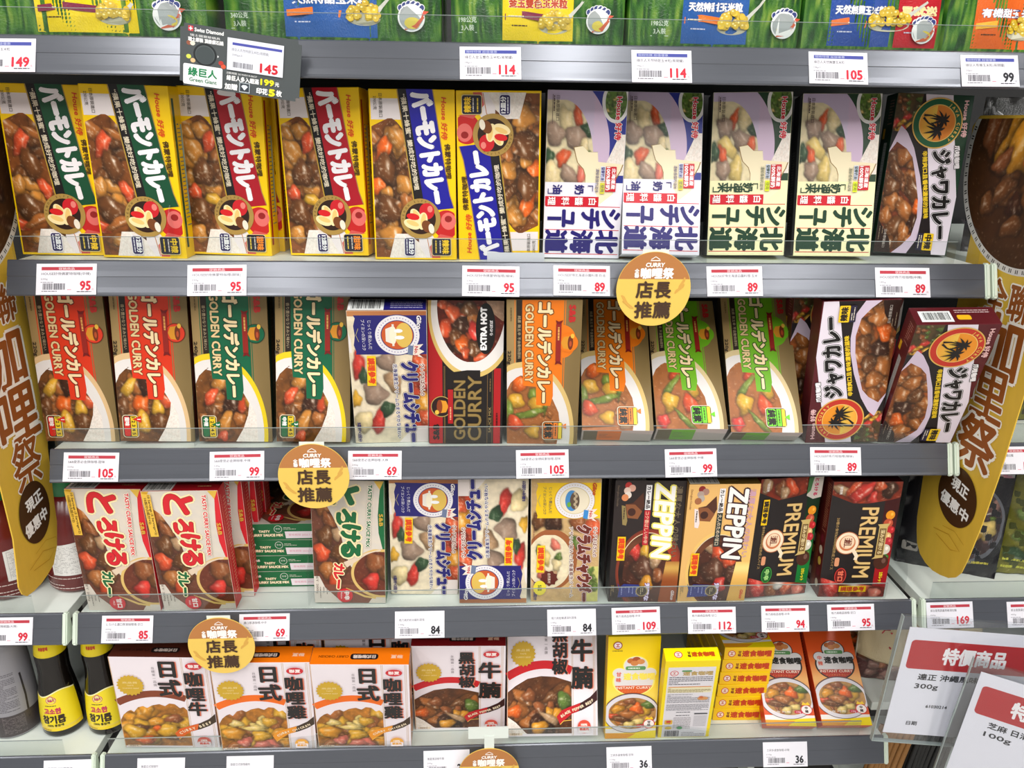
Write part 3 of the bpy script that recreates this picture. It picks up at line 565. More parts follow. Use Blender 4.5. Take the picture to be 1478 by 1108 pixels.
def design_T(green):
    W, H, D = .0766, .1445, .0198
    RED = (214, 32, 44); GR = (20, 104, 58); main, sub = (GR, RED) if green else (RED, GR); CR = (250, 232, 180)
    o = carton('curry_box', W, H, D, dict(front=(230, 222, 208), left=(110, 60, 40), right=main, top=tuple(int(v*.8) for v in main), bottom=main, back=main)); f = faces(W, H, D)
    p = Pr(f['front'], cw(H), o)
    p.part('front_panel')
    p.photo(const(.4), const(76.2), .4, 144.1, lambda X, Y: np.stack([226-14*fbm(X*.2, Y*.2, 1), 214-10*fbm(X*.2, Y*.2, 1), 196+0*X], 1), 3)
    p.poly([(.4, 73), (20, 71), (40, 69.4), (60, 70), (79, 74), (80, 76.2), (.4, 76.2)], main)
    p.poly([(.4, 8), (12, .4), (.4, .4)], (226, 180, 60)); p.poly([(.4, 76), (.4, 66), (10, 72)], (228, 184, 70))
    p.part('food_picture')
    p.photo(const(.4), pl((18, 6), (26, 15), (40, 22), (60, 30), (84, 34), (100, 40), (122, 60), (124, 60)), 18, 124, food((110, 62, 44), [(30, 12, 10, 8, 0, 'oni'), (46, 18, 10, 6, 20, 'nut'), (64, 14, 12, 9, 0, 'meat'), (62, 26, 8, 5, 0, 'tan'), (84, 10, 12, 8, 20, 'rcar'), (84, 26, 10, 7, 0, 'meat'), (104, 14, 11, 8, 0, 'oni'), (100, 32, 10, 7, 0, 'meat'), (116, 22, 9, 6, 0, 'rcar')], 31, .55), 1)
    p.photo(pl((118, 4), (126, 12), (144, 30)), pl((118, 60), (132, 66), (144, 58)), 122, 144.1, lambda X, Y: np.stack([126+0*X, 74+0*X, 56+0*X], 1), 3)
    p.photo(const(.4), pl((112, 6), (126, 12), (144.1, 22)), 112, 144.1, lambda X, Y: np.stack([222+0*X, 212+0*X, 200+0*X], 1), 3)
    p.photo(ellf(108, 74, 30, 34, -1), const(76.2), 79, 137, lambda X, Y: np.stack([222+0*X, 186+0*X, 110+0*X], 1), 1)
    p.line([(126, 34), (130, 42), (136, 54), (138, 66)], [1, 2, 2.4, 2], (226, 190, 110)); p.line([(98, 34), (92, 44), (84, 58), (80, 72)], [7, 5, 2.4, 2], (226, 204, 180))
    p.photo(ellf(108, 75, 27, 32, -1), const(76.2), 82, 134.6, food((112, 52, 34), [(96, 66, 13, 10, 10, 'nut'), (118, 62, 8, 11, 80, 'red'), (108, 74, 8, 5, 0, 'meat')], 33, .5), 1)
    p.part('title_lettering')
    for ch, x, y, s in (('と', 16, 35, 33), ('ろ', 42, 37, 23), ('け', 60, 41, 22), ('る', 79, 41, 23)): p.txt(ch, x, y, s, main, b=s*.05, o=((s*.05+2.4, CR), (s*.05+.5, tuple(int(v*.7) for v in main))), res=4, rot=-6)
    for ch, x, y in (('カ', 101, 27.5), ('レ', 111, 26.5), ('ー', 120.5, 26.5)): p.txt(ch, x, y, 12.5, sub, b=.8, o=((2, CR),), rot=-6)
    p.part('small_print')
    p.txt('TASTY CURRY SAUCE MIX', 40, 60.5, 5.6, main, w=72, rot=-3.2, b=.25, o=((.8, (250, 240, 226)),))
    p.txt('S&B', 44, 73, 5.4, (214, 170, 60), w=14, b=.2); p.txt('熱量 NET 200g', 112, 4, 3, (90, 70, 60), w=40); p.lines(124, 142, 7, 14, 3, (100, 90, 84), .7)
    if not green: p.poly([(1.5, 1), (52, 2.4), (52, 10.6), (3, 9.6)], (236, 190, 70)); p.txt('10 Servings (5 Servings×2)', 27, 8, 3, (70, 46, 20), w=46, b=.1, rot=1); p.txt('10皿分(5皿分×2)', 22, 4.4, 3, (70, 46, 20), w=30, b=.1, rot=1)
    p.part('taste_badge')
    p.ell(134, 33, 8.4, 8.4, sub if green else main); p.txt('甘口' if not green else '中辛', 134, 35, 6, (250, 240, 236), b=.3); p.txt('MILD' if not green else 'Medium', 134, 29.4, 2.6, (250, 240, 236))
    p.done()
    q = Pr(f['top'], None, o).part('top_print'); q.rect(1, 1, 30, 18, (226, 222, 218)); q.bars(3, 3, 28, 16); q.lines(54, 70, 9, 9, 1, (226, 180, 120), 1.4); q.done()
    q = Pr(f['right'], None, o).part('side_print'); q.lines(4, 6, 12, 136, 60, (240, 170, 150), .9, 4); q.lines(10, 16, 16, 130, 30, (240, 200, 160), 1, 5); q.done()
    q = Pr(f['bottom'], None, o).part('base_print')
    q.txt('S&B', 8, 14, 3.6, (240, 232, 220), w=7, b=.2); q.txt('TASTY', 22, 10.6, 3.6, (246, 226, 190), w=12, b=.3); q.txt('CURRY SAUCE MIX', 24, 6, 4, (246, 226, 190), w=36, b=.35); q.ell(37, 13.4, 4.4, 4.4, (230, 230, 220)); q.ell(37, 13.4, 3.9, 3.9, main)
    q.txt('甘口' if not green else '中辛', 37, 13.6, 2.6, (240, 240, 230)); q.lines(43, 62, 13.4, 15, 2, (220, 220, 200), .6); q.poly([(45, 2), (76, 2), (76, 10.4), (44, 10.4)], (238, 226, 232)); q.txt('賞味期限 2026.7.4', 61, 6.2, 3, (226, 150, 170), w=26); q.done()
    return o

def design_Z(tan):
    W, H, D = .0751, .1475, .026; base = (236, 186, 112) if tan else (42, 32, 32)
    o = carton('curry_box', W, H, D, dict(front=base, left=(30, 22, 24) if not tan else (150, 110, 60), right=base, top=(96, 74, 30) if tan else base, bottom=base, back=base)); f = faces(W, H, D)
    p = Pr(f['front'], cw(H), o)
    p.part('food_picture')
    glow = (236, 180, 60)
    p.photo(ellf(108, 42, 52, 36, -1, .4), ellf(108, 42, 52, 36, 1, hi=74.7), 57, 147.2, lambda X, Y: np.stack([(base[0]+(190-base[0])*np.clip(1.2-np.hypot((X-108)/52, (Y-42)/36), 0, .35)*2.4), base[1]+(70-base[1])*np.clip(1.2-np.hypot((X-108)/52, (Y-42)/36), 0, .35)*2, base[2]+(30-base[2])*np.clip(1.2-np.hypot((X-108)/52, (Y-42)/36), 0, .35)*2], 1) if not tan else np.tile(np.array([[240, 196, 110.]]), (len(X), 1)), 1.2)
    p.photo(ellf(108, 40, 47, 31, -1, .4), ellf(108, 40, 47, 31, 1, hi=60), 62, 147.2, lambda X, Y: np.stack([70+40*np.sin(X*.1), 36+24*np.sin(X*.1), 22+14*np.sin(X*.1)], 1), 1.2)
    p.line([(108-46.5*math.cos(t), 40-30.5*math.sin(t)) for t in np.linspace(-.4, 1.1, 20)], .9, (236, 214, 180))
    p.photo(ellf(112, 41, 42, 27, -1, .4), ellf(112, 41, 42, 27, 1, hi=66), 70.5, 147.2, food((86, 42, 26), ([(82, 24, 13, 8, 30, 'red'), (84, 36, 12, 5, 0, 'ypot'), (106, 36, 15, 12, 20, 'cho'), (96, 48, 10, 6, 0, 'tan'), (114, 52, 9, 6, 0, 'nut'), (124, 40, 10, 7, 0, 'pump')] if not tan else [(78, 30, 12, 6, 50, 'tan'), (88, 40, 14, 8, 20, 'rcar'), (108, 36, 16, 12, 10, 'cho'), (96, 52, 9, 7, 0, 'rcar'), (112, 58, 11, 9, 0, 'cho'), (126, 44, 10, 8, 0, 'red')]), 41, .8), 1)
    p.photo(lambda x: 60-(x-95)*.1, const(74.7), 96, 147, lambda X, Y: np.stack([(150 if not tan else 232)+60*np.exp(-((X-104)/9)**2), (74 if not tan else 180)+90*np.exp(-((X-104)/9)**2)*(.5 if tan else 1), (30 if not tan else 90)+50*np.exp(-((X-104)/9)**2)], 1), 1.4)
    p.part('front_panel')
    p.poly([(14, 30), (30, 32), (45, 26), (44, 15), (28, 12), (26, 20)], (82, 44, 30)); p.poly([(28, 12), (44, 15), (45, 26), (36, 30), (28, 22)], (140, 84, 50)); p.ell(37, 19, 4.6, 4.2, (66, 34, 26))
    for x, y, c in ((6, 14, (190, 50, 46)), (9, 18, (226, 170, 150)), (12, 13, (236, 206, 190)), (17, 14, (240, 226, 214)), (20, 11, (226, 140, 90))): p.ell(x, y, 4, 3.6, c if not tan else tuple(int(v*.75) for v in c))
    p.poly([(29, 8), (52, 10), (53, 14), (47, 15), (30, 12)], (150, 130, 80) if not tan else (240, 224, 220)); p.lines(32, 49, 11, 11, 1, (60, 50, 40), 1.2)
    p.part('title_lettering')
    p.txt('ZEPPIN', 48, 53, 19, (250, 246, 240), w=86, b=.9, fit=True, skew=.12, o=((2.6, (240, 226, 110)), (.9, (250, 248, 236))) if not tan else ((2.6, (64, 30, 34)),), res=3)
    p.part('small_print')
    p.txt('濃厚な大人の味わい', 48, 67.4, 7.4, (112, 98, 78) if not tan else (206, 160, 176), w=84, b=.2)
    p.rect(5, 32.6, 34, 38.6, (240, 236, 236)); p.txt('カレー絶品', 19.5, 35.6, 4.6, (50, 40, 40), w=26, b=.2); p.rect(34.5, 32.6, 76, 38.6, (190, 30, 46) if not tan else (36, 52, 50)); p.txt('コク香ばしい中辛' if not tan else '大人のための甘口', 55, 35.6, 4.6, (230, 190, 160) if not tan else (220, 200, 170), w=38, b=.1)
    p.txt('Demi-glace Chocolat', 18, 3.6, 3, (130, 110, 90) if not tan else (120, 70, 40), w=24); p.txt('Glico', 138, 70, 4.6, (230, 220, 220) if not tan else (220, 60, 30), w=12, skew=.2, b=.15)
    p.txt('芳醇な', 134, 41.5, 5.4, (230, 220, 246), w=22, b=.4, o=((.8, (120, 60, 120)),)); p.lines(126, 142, 2.5, 5, 3, (150, 130, 90), .6)
    p.part('award_ribbon')
    p.poly([(123, 9), (128, 12), (124, 16), (125, 33), (140, 33), (141, 10), (132, 11)], (46, 56, 130)); p.lines(128, 138, 14, 30, 5, (150, 160, 210), .8); p.ell(133, 36, 6.6, 6.6, (170, 150, 100)); p.ell(133, 36, 5.4, 5.4, (70, 60, 50)); p.lines(129, 137, 35, 37, 2, (200, 180, 140), .8)
    p.part('cooking_badge')
    x0, y0 = (66, 6) if not tan else (84, 10)
    p.rect(x0, y0, x0+29, y0+8.6, (248, 196, 10)); p.txt('調理參考', x0+14.5, y0+4.3, 7, (226, 66, 20), w=25, b=.4)
    p.done()
    q = Pr(f['top'], None, o).part('top_print'); q.rect(1, 1, 32, 25, (200, 196, 186)); q.bars(2, 3, 31, 25, seed=8, n=30); q.lines(40, 72, 8, 20, 4, (160, 130, 70), .9); q.done()
    return o

def design_P(green):
    W, H, D = .0739, .1427, .026; K0 = (36, 30, 30); AC = (20, 120, 50) if green else (170, 24, 30)
    o = carton('curry_box', W, H, D, dict(front=K0, left=(90, 26, 22), right=K0, top=(60, 14, 14), bottom=K0, back=K0)); f = faces(W, H, D)
    p = Pr(f['front'], cw(H), o)
    p.part('front_panel')
    p.photo(lambda x: 58+(x-20)*.01, const(73.5), 14, 132, lambda X, Y: np.array([AC], float)*np.clip((.55+.45*np.cos((X-110)*.03))*1.0, .35, 1)[:, None], 2)
    p.part('food_picture')
    hi = (73.5 if not green else 56)
    its = [(10, 10, 11, 5, 60, 'tan'), (12, 32, 16, 8, -50, 'red'), (8, 22, 12, 4, -40, 'rcar'), (10, 60, 10, 8, 0, 'dmeat'), (5, 50, 8, 6, 0, 'tom'), (20, 44, 8, 5, 0, 'red')] if not green else [(8, 8, 9, 6, 0, 'tan'), (12, 36, 12, 8, 20, 'rcar'), (12, 24, 9, 6, 0, 'nut'), (18, 30, 8, 5, 0, 'tan')]
    p.photo(const(.4), const(hi), .4, 16, food((150, 50, 26), its, 51, .9), 1)
    p.photo(lambda x: .4+max(0, (x-16))*2.4, lambda x: hi-max(0, (x-18))**1.6*1.2, 16, 26, food((150, 50, 26), its, 51, .9), 1)
    p.photo(const(.4), pl((118, 2), (124, 20), (128, 60), (130, 73)), 118, 142.4, food((136, 40, 26), [(130, 12, 14, 9, 20, 'red'), (134, 30, 10, 7, 0, 'nut'), (132, 48, 10, 7, -30, 'tom'), (138, 62, 8, 7, 0, 'ham'), (128, 38, 8, 5, 0, 'whi')], 52, .9), 1)
    p.part('vegetable_picture')
    for x, y, r, c in ((40, 66, 5.4, (236, 150, 30)), (50, 65, 5.6, (190, 80, 50)), (58, 69, 4.4, (196, 40, 44)), (66, 66, 5, (226, 180, 120)), (72, 68, 5, (190, 50, 56)), (82, 66, 6.4, (216, 206, 190)), (92, 68, 4, (60, 110, 40)), (98, 64, 9, (76, 42, 30))): p.ell(x, y, r, r*.9, c); p.ell(x-r*.2, y+r*.3, r*.35, r*.25, tuple(min(255, v+40) for v in c))
    p.part('title_lettering')
    p.txt('PREMIUM', 74, 43.5, 17.5, (226, 190, 124), w=86, b=.3, fit=True, o=((.7, (120, 84, 40)),), res=3)
    p.part('gold_plaque'); p.poly([(51, 54), (54, 56), (91, 56), (94, 53), (92, 65), (54, 65), (50, 67)], (206, 178, 110)); p.rect(56, 57, 89, 64, (120, 90, 50)); p.txt('深みが溶ける', 72.5, 60.5, 5, (236, 214, 160), w=30, b=.15)
    p.part('ladle_emblem')
    p.ell(74, 24, 14, 13, (186, 110, 70)); p.ell(74, 24, 13, 12, (248, 226, 196)); p.ell(74, 24, 9.6, 8.8, (206, 120, 76)); p.ell(73, 24, 8, 7.4, (244, 214, 180)); p.line([(82, 31), (90, 36), (95, 35)], [4, 4, 4], (248, 226, 196)); p.lines(68, 80, 21, 28, 4, (150, 70, 50), 1); p.txt('創', 73, 24, 8, (110, 50, 40), b=.2); p.rrect(92, 13, 103, 18, 2, (220, 150, 110))
    p.part('small_print')
    p.txt('20種の食材&5000時間熟成スパイス', 75, 10.5, 3.6, (196, 160, 100), w=64); p.txt('2カレット', 118, 66, 4.6, (240, 220, 40), w=15, b=.25)
    p.txt('調理例', 10, 9, 3.4, (240, 226, 216), w=9, b=.1)
    if green: p.poly([(.4, 56), (22, 56), (26, 64), (24, 73.5), (.4, 73.5)], (206, 196, 186)); p.poly([(.4, 56), (20, 56), (16, 60), (.4, 62)], (60, 110, 60)); p.txt('とろける', 12, 66, 5, (200, 40, 90), w=20, b=.3)
    p.part('taste_badge')
    p.ell(115, 21.5, 10, 6.4, (206, 60, 50) if not green else (60, 150, 60)); p.ell(115, 21.5, 9.2, 5.6, (110, 24, 24) if not green else (20, 90, 36)); p.txt('甘口' if not green else '中辛', 115, 21.5, 6.4, (240, 120, 90) if not green else (170, 220, 130), w=13, b=.3)
    p.part('cooking_badge')
    x0, y0, w = (24, 7, 30) if green else (127, 22, 8)
    if green: p.rect(24, 6, 54, 13, (248, 200, 10)); p.txt('調理參考', 39, 9.5, 6, (40, 30, 30), w=26, b=.3)
    else: p.rect(128, 22, 135.5, 52, (248, 200, 10)); p.txt('調理參考', 131.8, 37, 6, (200, 60, 20), w=26, b=.3, rot=90)
    p.done()
    q = Pr(f['left'], None, o).part('side_print'); q.rect(2, 4, 12, 70, (130, 60, 34)); q.lines(14, 23, 80, 136, 22, (180, 120, 90), 1); [q.ell(18, 14+k*14, 4, 5, ((214, 196, 170), (110, 30, 40), (206, 170, 70))[k % 3]) for k in range(5)]; q.done()
    return o

def arc(cx, y0, y1, w, xs): return [(x, y1-(y1-y0)*((x-cx)/w)**2) for x in xs]
def design_B(kind):
    W, H, D = .1063, .1331, .024; wh = (238, 228, 234)
    topc, bandc, eng, t1, t2 = {'beef': ((86, 38, 26), (132, 62, 36), 'CURRY BEEF', '日式', '咖哩牛'), 'chick': ((240, 118, 10), (242, 110, 20), 'CURRY CHICKEN', '日式', '咖哩雞'), 'pep': ((128, 22, 26), (206, 26, 36), 'BLACK PEPPER BEEF', '黑胡椒', '牛腩')}[kind]
    o = carton('curry_meal_box', W, H, D, dict(front=wh, left=(150, 60, 50) if kind == 'pep' else wh, right=(176, 116, 70) if kind != 'pep' else wh, top=topc, bottom=wh, back=wh)); f = faces(W, H, D)
    p = Pr(f['front'], None, o)
    p.part('front_panel')
    xs = np.linspace(.5, 76, 26)
    p.line(arc(44, 66, 81, 46, xs), 9.5, bandc)
    for x in (76, 77.4, 101.5, 103): p.rect(x, .5, x+.35, 132.5, (190, 150, 90))
    p.rect(.3, .3, 1, 132.8, (210, 170, 130))
    p.part('food_picture')
    st = {'beef': [('pump', 12, (4, 6, 72, 60), (9, 14)), ('meat', 4, (14, 14, 60, 42), (7, 9)), ('ypot', 7, (10, 8, 72, 60), (10, 13)), ('car', 2, (10, 10, 50, 30), (8, 11))], 'chick': [('pump', 7, (4, 6, 72, 40), (8, 12)), ('ypot', 9, (4, 8, 72, 62), (8, 13)), ('oni', 8, (4, 4, 72, 60), (8, 13)), ('egg', 5, (10, 20, 66, 48), (5, 8)), ('ham', 3, (20, 4, 60, 20), (7, 9))], 'pep': [('meat', 11, (6, 6, 70, 62), (9, 13)), ('oni', 9, (6, 10, 72, 64), (8, 12)), ('nut', 5, (16, 22, 60, 50), (6, 10)), ('dmeat', 3, (30, 4, 72, 20), (8, 12)), ('pump', 3, (40, 20, 66, 40), (7, 9))]}[kind]
    ex = [] if kind != 'pep' else [(9, 28, 9, 7, 20, 'car'), (38, 10, 10, 7, 20, 'pump'), (67, 40, 8, 10, 20, 'leaf'), (50, 20, 12, 4, -30, 'tan')]
    if kind == 'beef': ex = [(30, 22, 10, 9, 0, 'pump'), (52, 26, 12, 10, 0, 'ypot'), (24, 12, 10, 7, 0, 'car'), (22, 30, 9, 6, 0, 'meat'), (40, 40, 10, 6, 10, 'pump'), (60, 44, 10, 6, 0, 'nut'), (14, 24, 12, 9, -30, 'ypot')]
    if kind == 'chick': ex = [(56, 44, 9, 7, 0, 'ypot'), (20, 42, 8, 5, 0, 'egg'), (40, 34, 12, 5, 0, 'egg'), (16, 26, 12, 9, 0, 'pump'), (46, 22, 11, 8, 0, 'ypot'), (46, 8, 10, 5, 0, 'ham'), (66, 26, 8, 9, 0, 'pump')]
    top = pl((1, 50), (10, 57), (24, 65), (40, 68), (56, 67), (75.6, 61)) if kind == 'pep' else pl((1, 42), (5, 50), (10, 55), (14, 57), (17, 54), (22, 61), (28, 63), (32, 60), (38, 64), (46, 66), (52, 63), (57, 67), (63, 66), (68, 60), (72, 62), (75.6, 57))
    p.photo(const(3), top, 1, 75.6, food((196, 124, 40) if kind != 'pep' else (104, 58, 28), ex, {'beef': 61, 'chick': 62, 'pep': 63}[kind], .7, st), 1)
    if kind == 'pep': p.photo(const(3), pl((1, 22), (10, 16), (22, 4), (24, 3)), 1, 24, rice, 1)
    p.rect(3, 1.4, 18, 4, (236, 214, 190)); p.txt('調理參考', 10, 2.8, 2.4, (80, 50, 30))
    p.part('front_ribbon')
    up = [(58, 22), (64, 29), (74, 33), (88, 38), (98, 44), (105.8, 52)]; dn = [(105.8, 40), (98, 34), (88, 29), (76, 25), (66, 17), (62, 13)]
    p.poly(up+dn, (64, 48, 34) if kind != 'pep' else (58, 24, 24)); p.poly([(58, 22), (64, 29), (74, 33), (86, 37), (84, 28), (76, 25), (66, 17), (62, 13)], (222, 100, 34) if kind == 'beef' else (234, 150, 40) if kind == 'chick' else (196, 28, 36)); p.line([(62, 13), (66, 17), (75.6, 18)], .8, (240, 190, 80))
    n = len(eng)
    for i, ch in enumerate(eng):
        t = 63+38*(i+.5)/n; y = float(np.interp(t, [62, 70, 84, 98, 105], [21, 26.6, 31.6, 38.4, 44.6])); p.txt(ch, t, y, 5 if n < 12 else 4.2, (240, 222, 190), rot=22, b=.22)
    p.part('title_lettering')
    sh = (228, 120, 90)
    if kind == 'pep':
        for t, dx, c in ((0, 1.2, sh), (1, 0, (34, 32, 32))): p.vtxt('黑胡椒', 62+dx, 116-dx*.4, 79-dx*.4, 18.5, c, b=.75, res=3); p.vtxt('牛腩', 88+dx, 97-dx*.4, 66-dx*.4, 26, c, b=1.05, res=3)
    else:
        for t, dx, c in ((0, 1.2, sh), (1, 0, (34, 32, 32))): p.vtxt('日式', 61+dx, 117-dx*.4, 90-dx*.4, 25, c, b=1.0, res=3); p.vtxt(t2, 87.5+dx, 103-dx*.4, 60-dx*.4, 21, c, b=.85, res=3)
    p.part('gold_seal'); p.star(19, 94, 13, 15, 20, (206, 166, 44)); p.txt('高品質', 19, 98, 3, (240, 220, 160), w=16); p.txt('TASTE', 19, 94, 2.6, (240, 220, 160)); p.txt('YUMMY BEEF', 19, 90, 2.4, (240, 220, 160), w=18)
    p.part('small_print'); p.vtxt('台糖第一品牌', 46, 119, 95, 3.8, (120, 110, 116)); p.ell(90, 122, 9, 5, (206, 40, 50)); p.txt('聯夏', 90, 122, 5.2, (250, 230, 226), w=12, b=.2)
    p.ell(90, 11, 7.6, 7.4, (222, 80, 60) if kind != 'chick' else (236, 170, 70)); p.rect(83, 4, 97, 11, (240, 230, 232)); p.txt('100%', 90, 13, 3.6, (250, 240, 230), b=.2); p.txt('國產肉', 90, 8.4, 3.6, (222, 80, 60) if kind != 'chick' else (236, 170, 70), b=.15)
    p.done()
    q = Pr(f['top'], lambda a, b: (W-a, D-b), o).part('top_print'); q.rrect(34, 9, 64, 17, 3, (30, 22, 22)); q.txt(t1+t2, 49, 13, 5, (220, 200, 190), w=24, b=.2); q.txt(eng, 82, 13, 4.2, tuple(int(v*.6) for v in topc), w=32, b=.2); q.txt('聯夏', 14, 13, 5, (240, 190, 160), w=13, b=.2); q.done()
    return o

def cloud(p, s, col):
    p.ell(31, 79, 24.5*s, 20*s, col); p.ell(32.5, 100, 14.5*s, 12.5*s, col); p.ell(14, 90, 8*s, 7*s, col); p.ell(49, 90, 8*s, 7*s, col)
def design_I(orange, H=.138):
    W, D = .060, .0172; base = (250, 214, 4) if not orange else (226, 84, 26)
    dark = (206, 66, 24) if orange else (240, 190, 10)
    o = carton('curry_box', W, H, D, dict(front=base, left=dark, right=base, top=base, bottom=(222, 96, 60) if orange else base, back=base)); f = faces(W, H, D)
    sy = H/.138; p = Pr(f['front'], (lambda a, b: (a, b*sy)), o)
    p.part('front_panel')
    p.photo(const(.4), const(137.6), .4, 59.6, lambda X, Y: np.stack([base[0]+(252-base[0])*np.clip(1-np.abs(Y-60)/40, 0, 1)*.7, base[1]+(226-base[1])*np.clip(1-np.abs(Y-60)/40, 0, 1)*.7, base[2]+(190-base[2])*np.clip(1-np.abs(Y-60)/40, 0, 1)*.5], 1), 3)
    p.rect(.4, 8, 59.6, 14, (244, 236, 230)); p.poly([(.4, .4), (59.6, .4), (59.6, 11), (20, 8), (.4, 8)], (250, 222, 10)); p.poly([(.4, .4), (26, .4), (36, 7), (.4, 8)], (240, 160, 30))
    p.part('name_shield')
    cloud(p, 1.0, (252, 240, 130) if not orange else (40, 34, 30)); cloud(p, .92, (226, 220, 220))
    p.poly([(8.5, 73)]+[(31+22.6*math.cos(t), 79+18.4*math.sin(t)) for t in np.linspace(math.pi+.33, 2*math.pi-.33, 20)]+[(53.5, 73)], (222, 96, 40) if not orange else (186, 50, 30))
    for x, y, c in ((27, 106, (196, 110, 50)), (33, 108, (170, 80, 40)), (38, 105, (214, 140, 80)), (31, 103, (206, 130, 70))): p.ell(x, y, 4.6, 3.4, c)
    p.rrect(21, 94, 44, 99, 2, (96, 150, 90)); p.lines(24, 41, 96.5, 96.5, 1, (230, 240, 226), 1.4)
    p.part('title_lettering')
    p.txt('速食咖哩', 37, 85.5, 9.5, (250, 226, 90) if not orange else (40, 36, 34), w=36, b=.5, o=((.6, (244, 240, 200)),) if not orange else ()); p.vtxt('甘味' if not orange else '中辣', 13.5, 88.5, 81, 6, (226, 110, 90), b=.25)
    p.txt('INSTANT CURRY', 31, 74.6-4, 4.6, (252, 232, 214), w=40, b=.1); p.txt('インスタントカレー', 31, 65.5, 3, (236, 150, 80), w=28)
    p.part('food_picture')
    p.ell(30, 36, 33, 27.5, (96, 66, 64), clip=(.4, .4, 59.6, 80)); p.ell(30, 35.6, 32, 26.4, (222, 216, 222), clip=(.4, .4, 59.6, 80))
    its = [(44, 40, 8, 8, 0, 'ypot'), (36, 42, 8, 8, 0, 'car'), (50, 48, 8, 6, 20, 'leaf'), (10, 32, 7, 4, 0, 'rcar'), (18, 28, 12, 4, -10, 'meat'), (38, 24, 8, 4, 0, 'egg'), (28, 20, 6, 5, 0, 'egg'), (20, 48, 7, 5, 10, 'oni'), (14, 42, 8, 5, 20, 'pump'), (28, 52, 7, 4, 0, 'nut'), (26, 34, 10, 5, 0, 'oni')]
    p.photo(ellf(31, 34, 28, 20, -1), ellf(31, 36, 28, 21, 1), 3.4, 58.6, food((190, 140, 76), its, 71+orange, .6, [('oni', 8, (8, 18, 54, 52), (3, 6)), ('nut', 6, (10, 20, 50, 52), (3, 5))]), .8)
    p.part('taste_badge'); p.ell(51, 21, 7, 6.4, (214, 60, 50)); p.ell(51, 21, 6, 5.4, (248, 236, 230)); p.vtxt('甘味' if not orange else '中辣', 51, 23.2, 18.8, 4, (60, 40, 40), b=.2); p.poly([(46, 27), (48, 31), (51, 29), (54, 31), (56, 27)], (244, 200, 40)); p.rrect(36, 16, 46, 20, 2, (200, 50, 70)); p.txt('110g', 41, 18, 3, (250, 240, 240))
    p.part('small_print'); p.txt('素食 可用', 20, 18, 3, (240, 230, 220), w=22)
    if not orange: p.ell(11, 127, 5.2, 5, (150, 40, 60)); p.ell(11, 127, 4.2, 4, (240, 226, 226)); p.txt('工', 11, 127, 5, (190, 60, 70), b=.3); p.lines(5, 17, 120, 120, 1, (120, 100, 20), .9)
    p.done()
    q = Pr(f['bottom'], None, o).part('base_print'); q.txt('工研' if 0 else 'INSTANT CURRY', 30, 9, 3.4, (246, 200, 180) if orange else (190, 60, 20), w=44); q.done()
    if not orange:
        q = Pr(f['bottom'], lambda a, b: (W-a, D-b) if 0 else (a, b), o, L0=4).part('end_print')
        q.rect(.5, .5, 59.5, 16.7, (250, 196, 14)); q.ell(9, 8.6, 4.6, 4.6, (206, 70, 60)); q.ell(9, 8.6, 3.6, 3.6, (244, 226, 210)); q.txt('工', 9, 8.6, 4.4, (190, 60, 60), b=.3); q.vtxt('甘味', 18.4, 10.6, 6.4, 4, (120, 40, 20), b=.2); q.txt('速食咖哩', 39, 8.6, 9, (196, 60, 16), w=35, b=.5); q.done()
    q = Pr(f['left'], None, o).part('side_print'); q.lines(5, 11, 70, 120, 16, (110, 40, 20), .9); q.done()
    return o
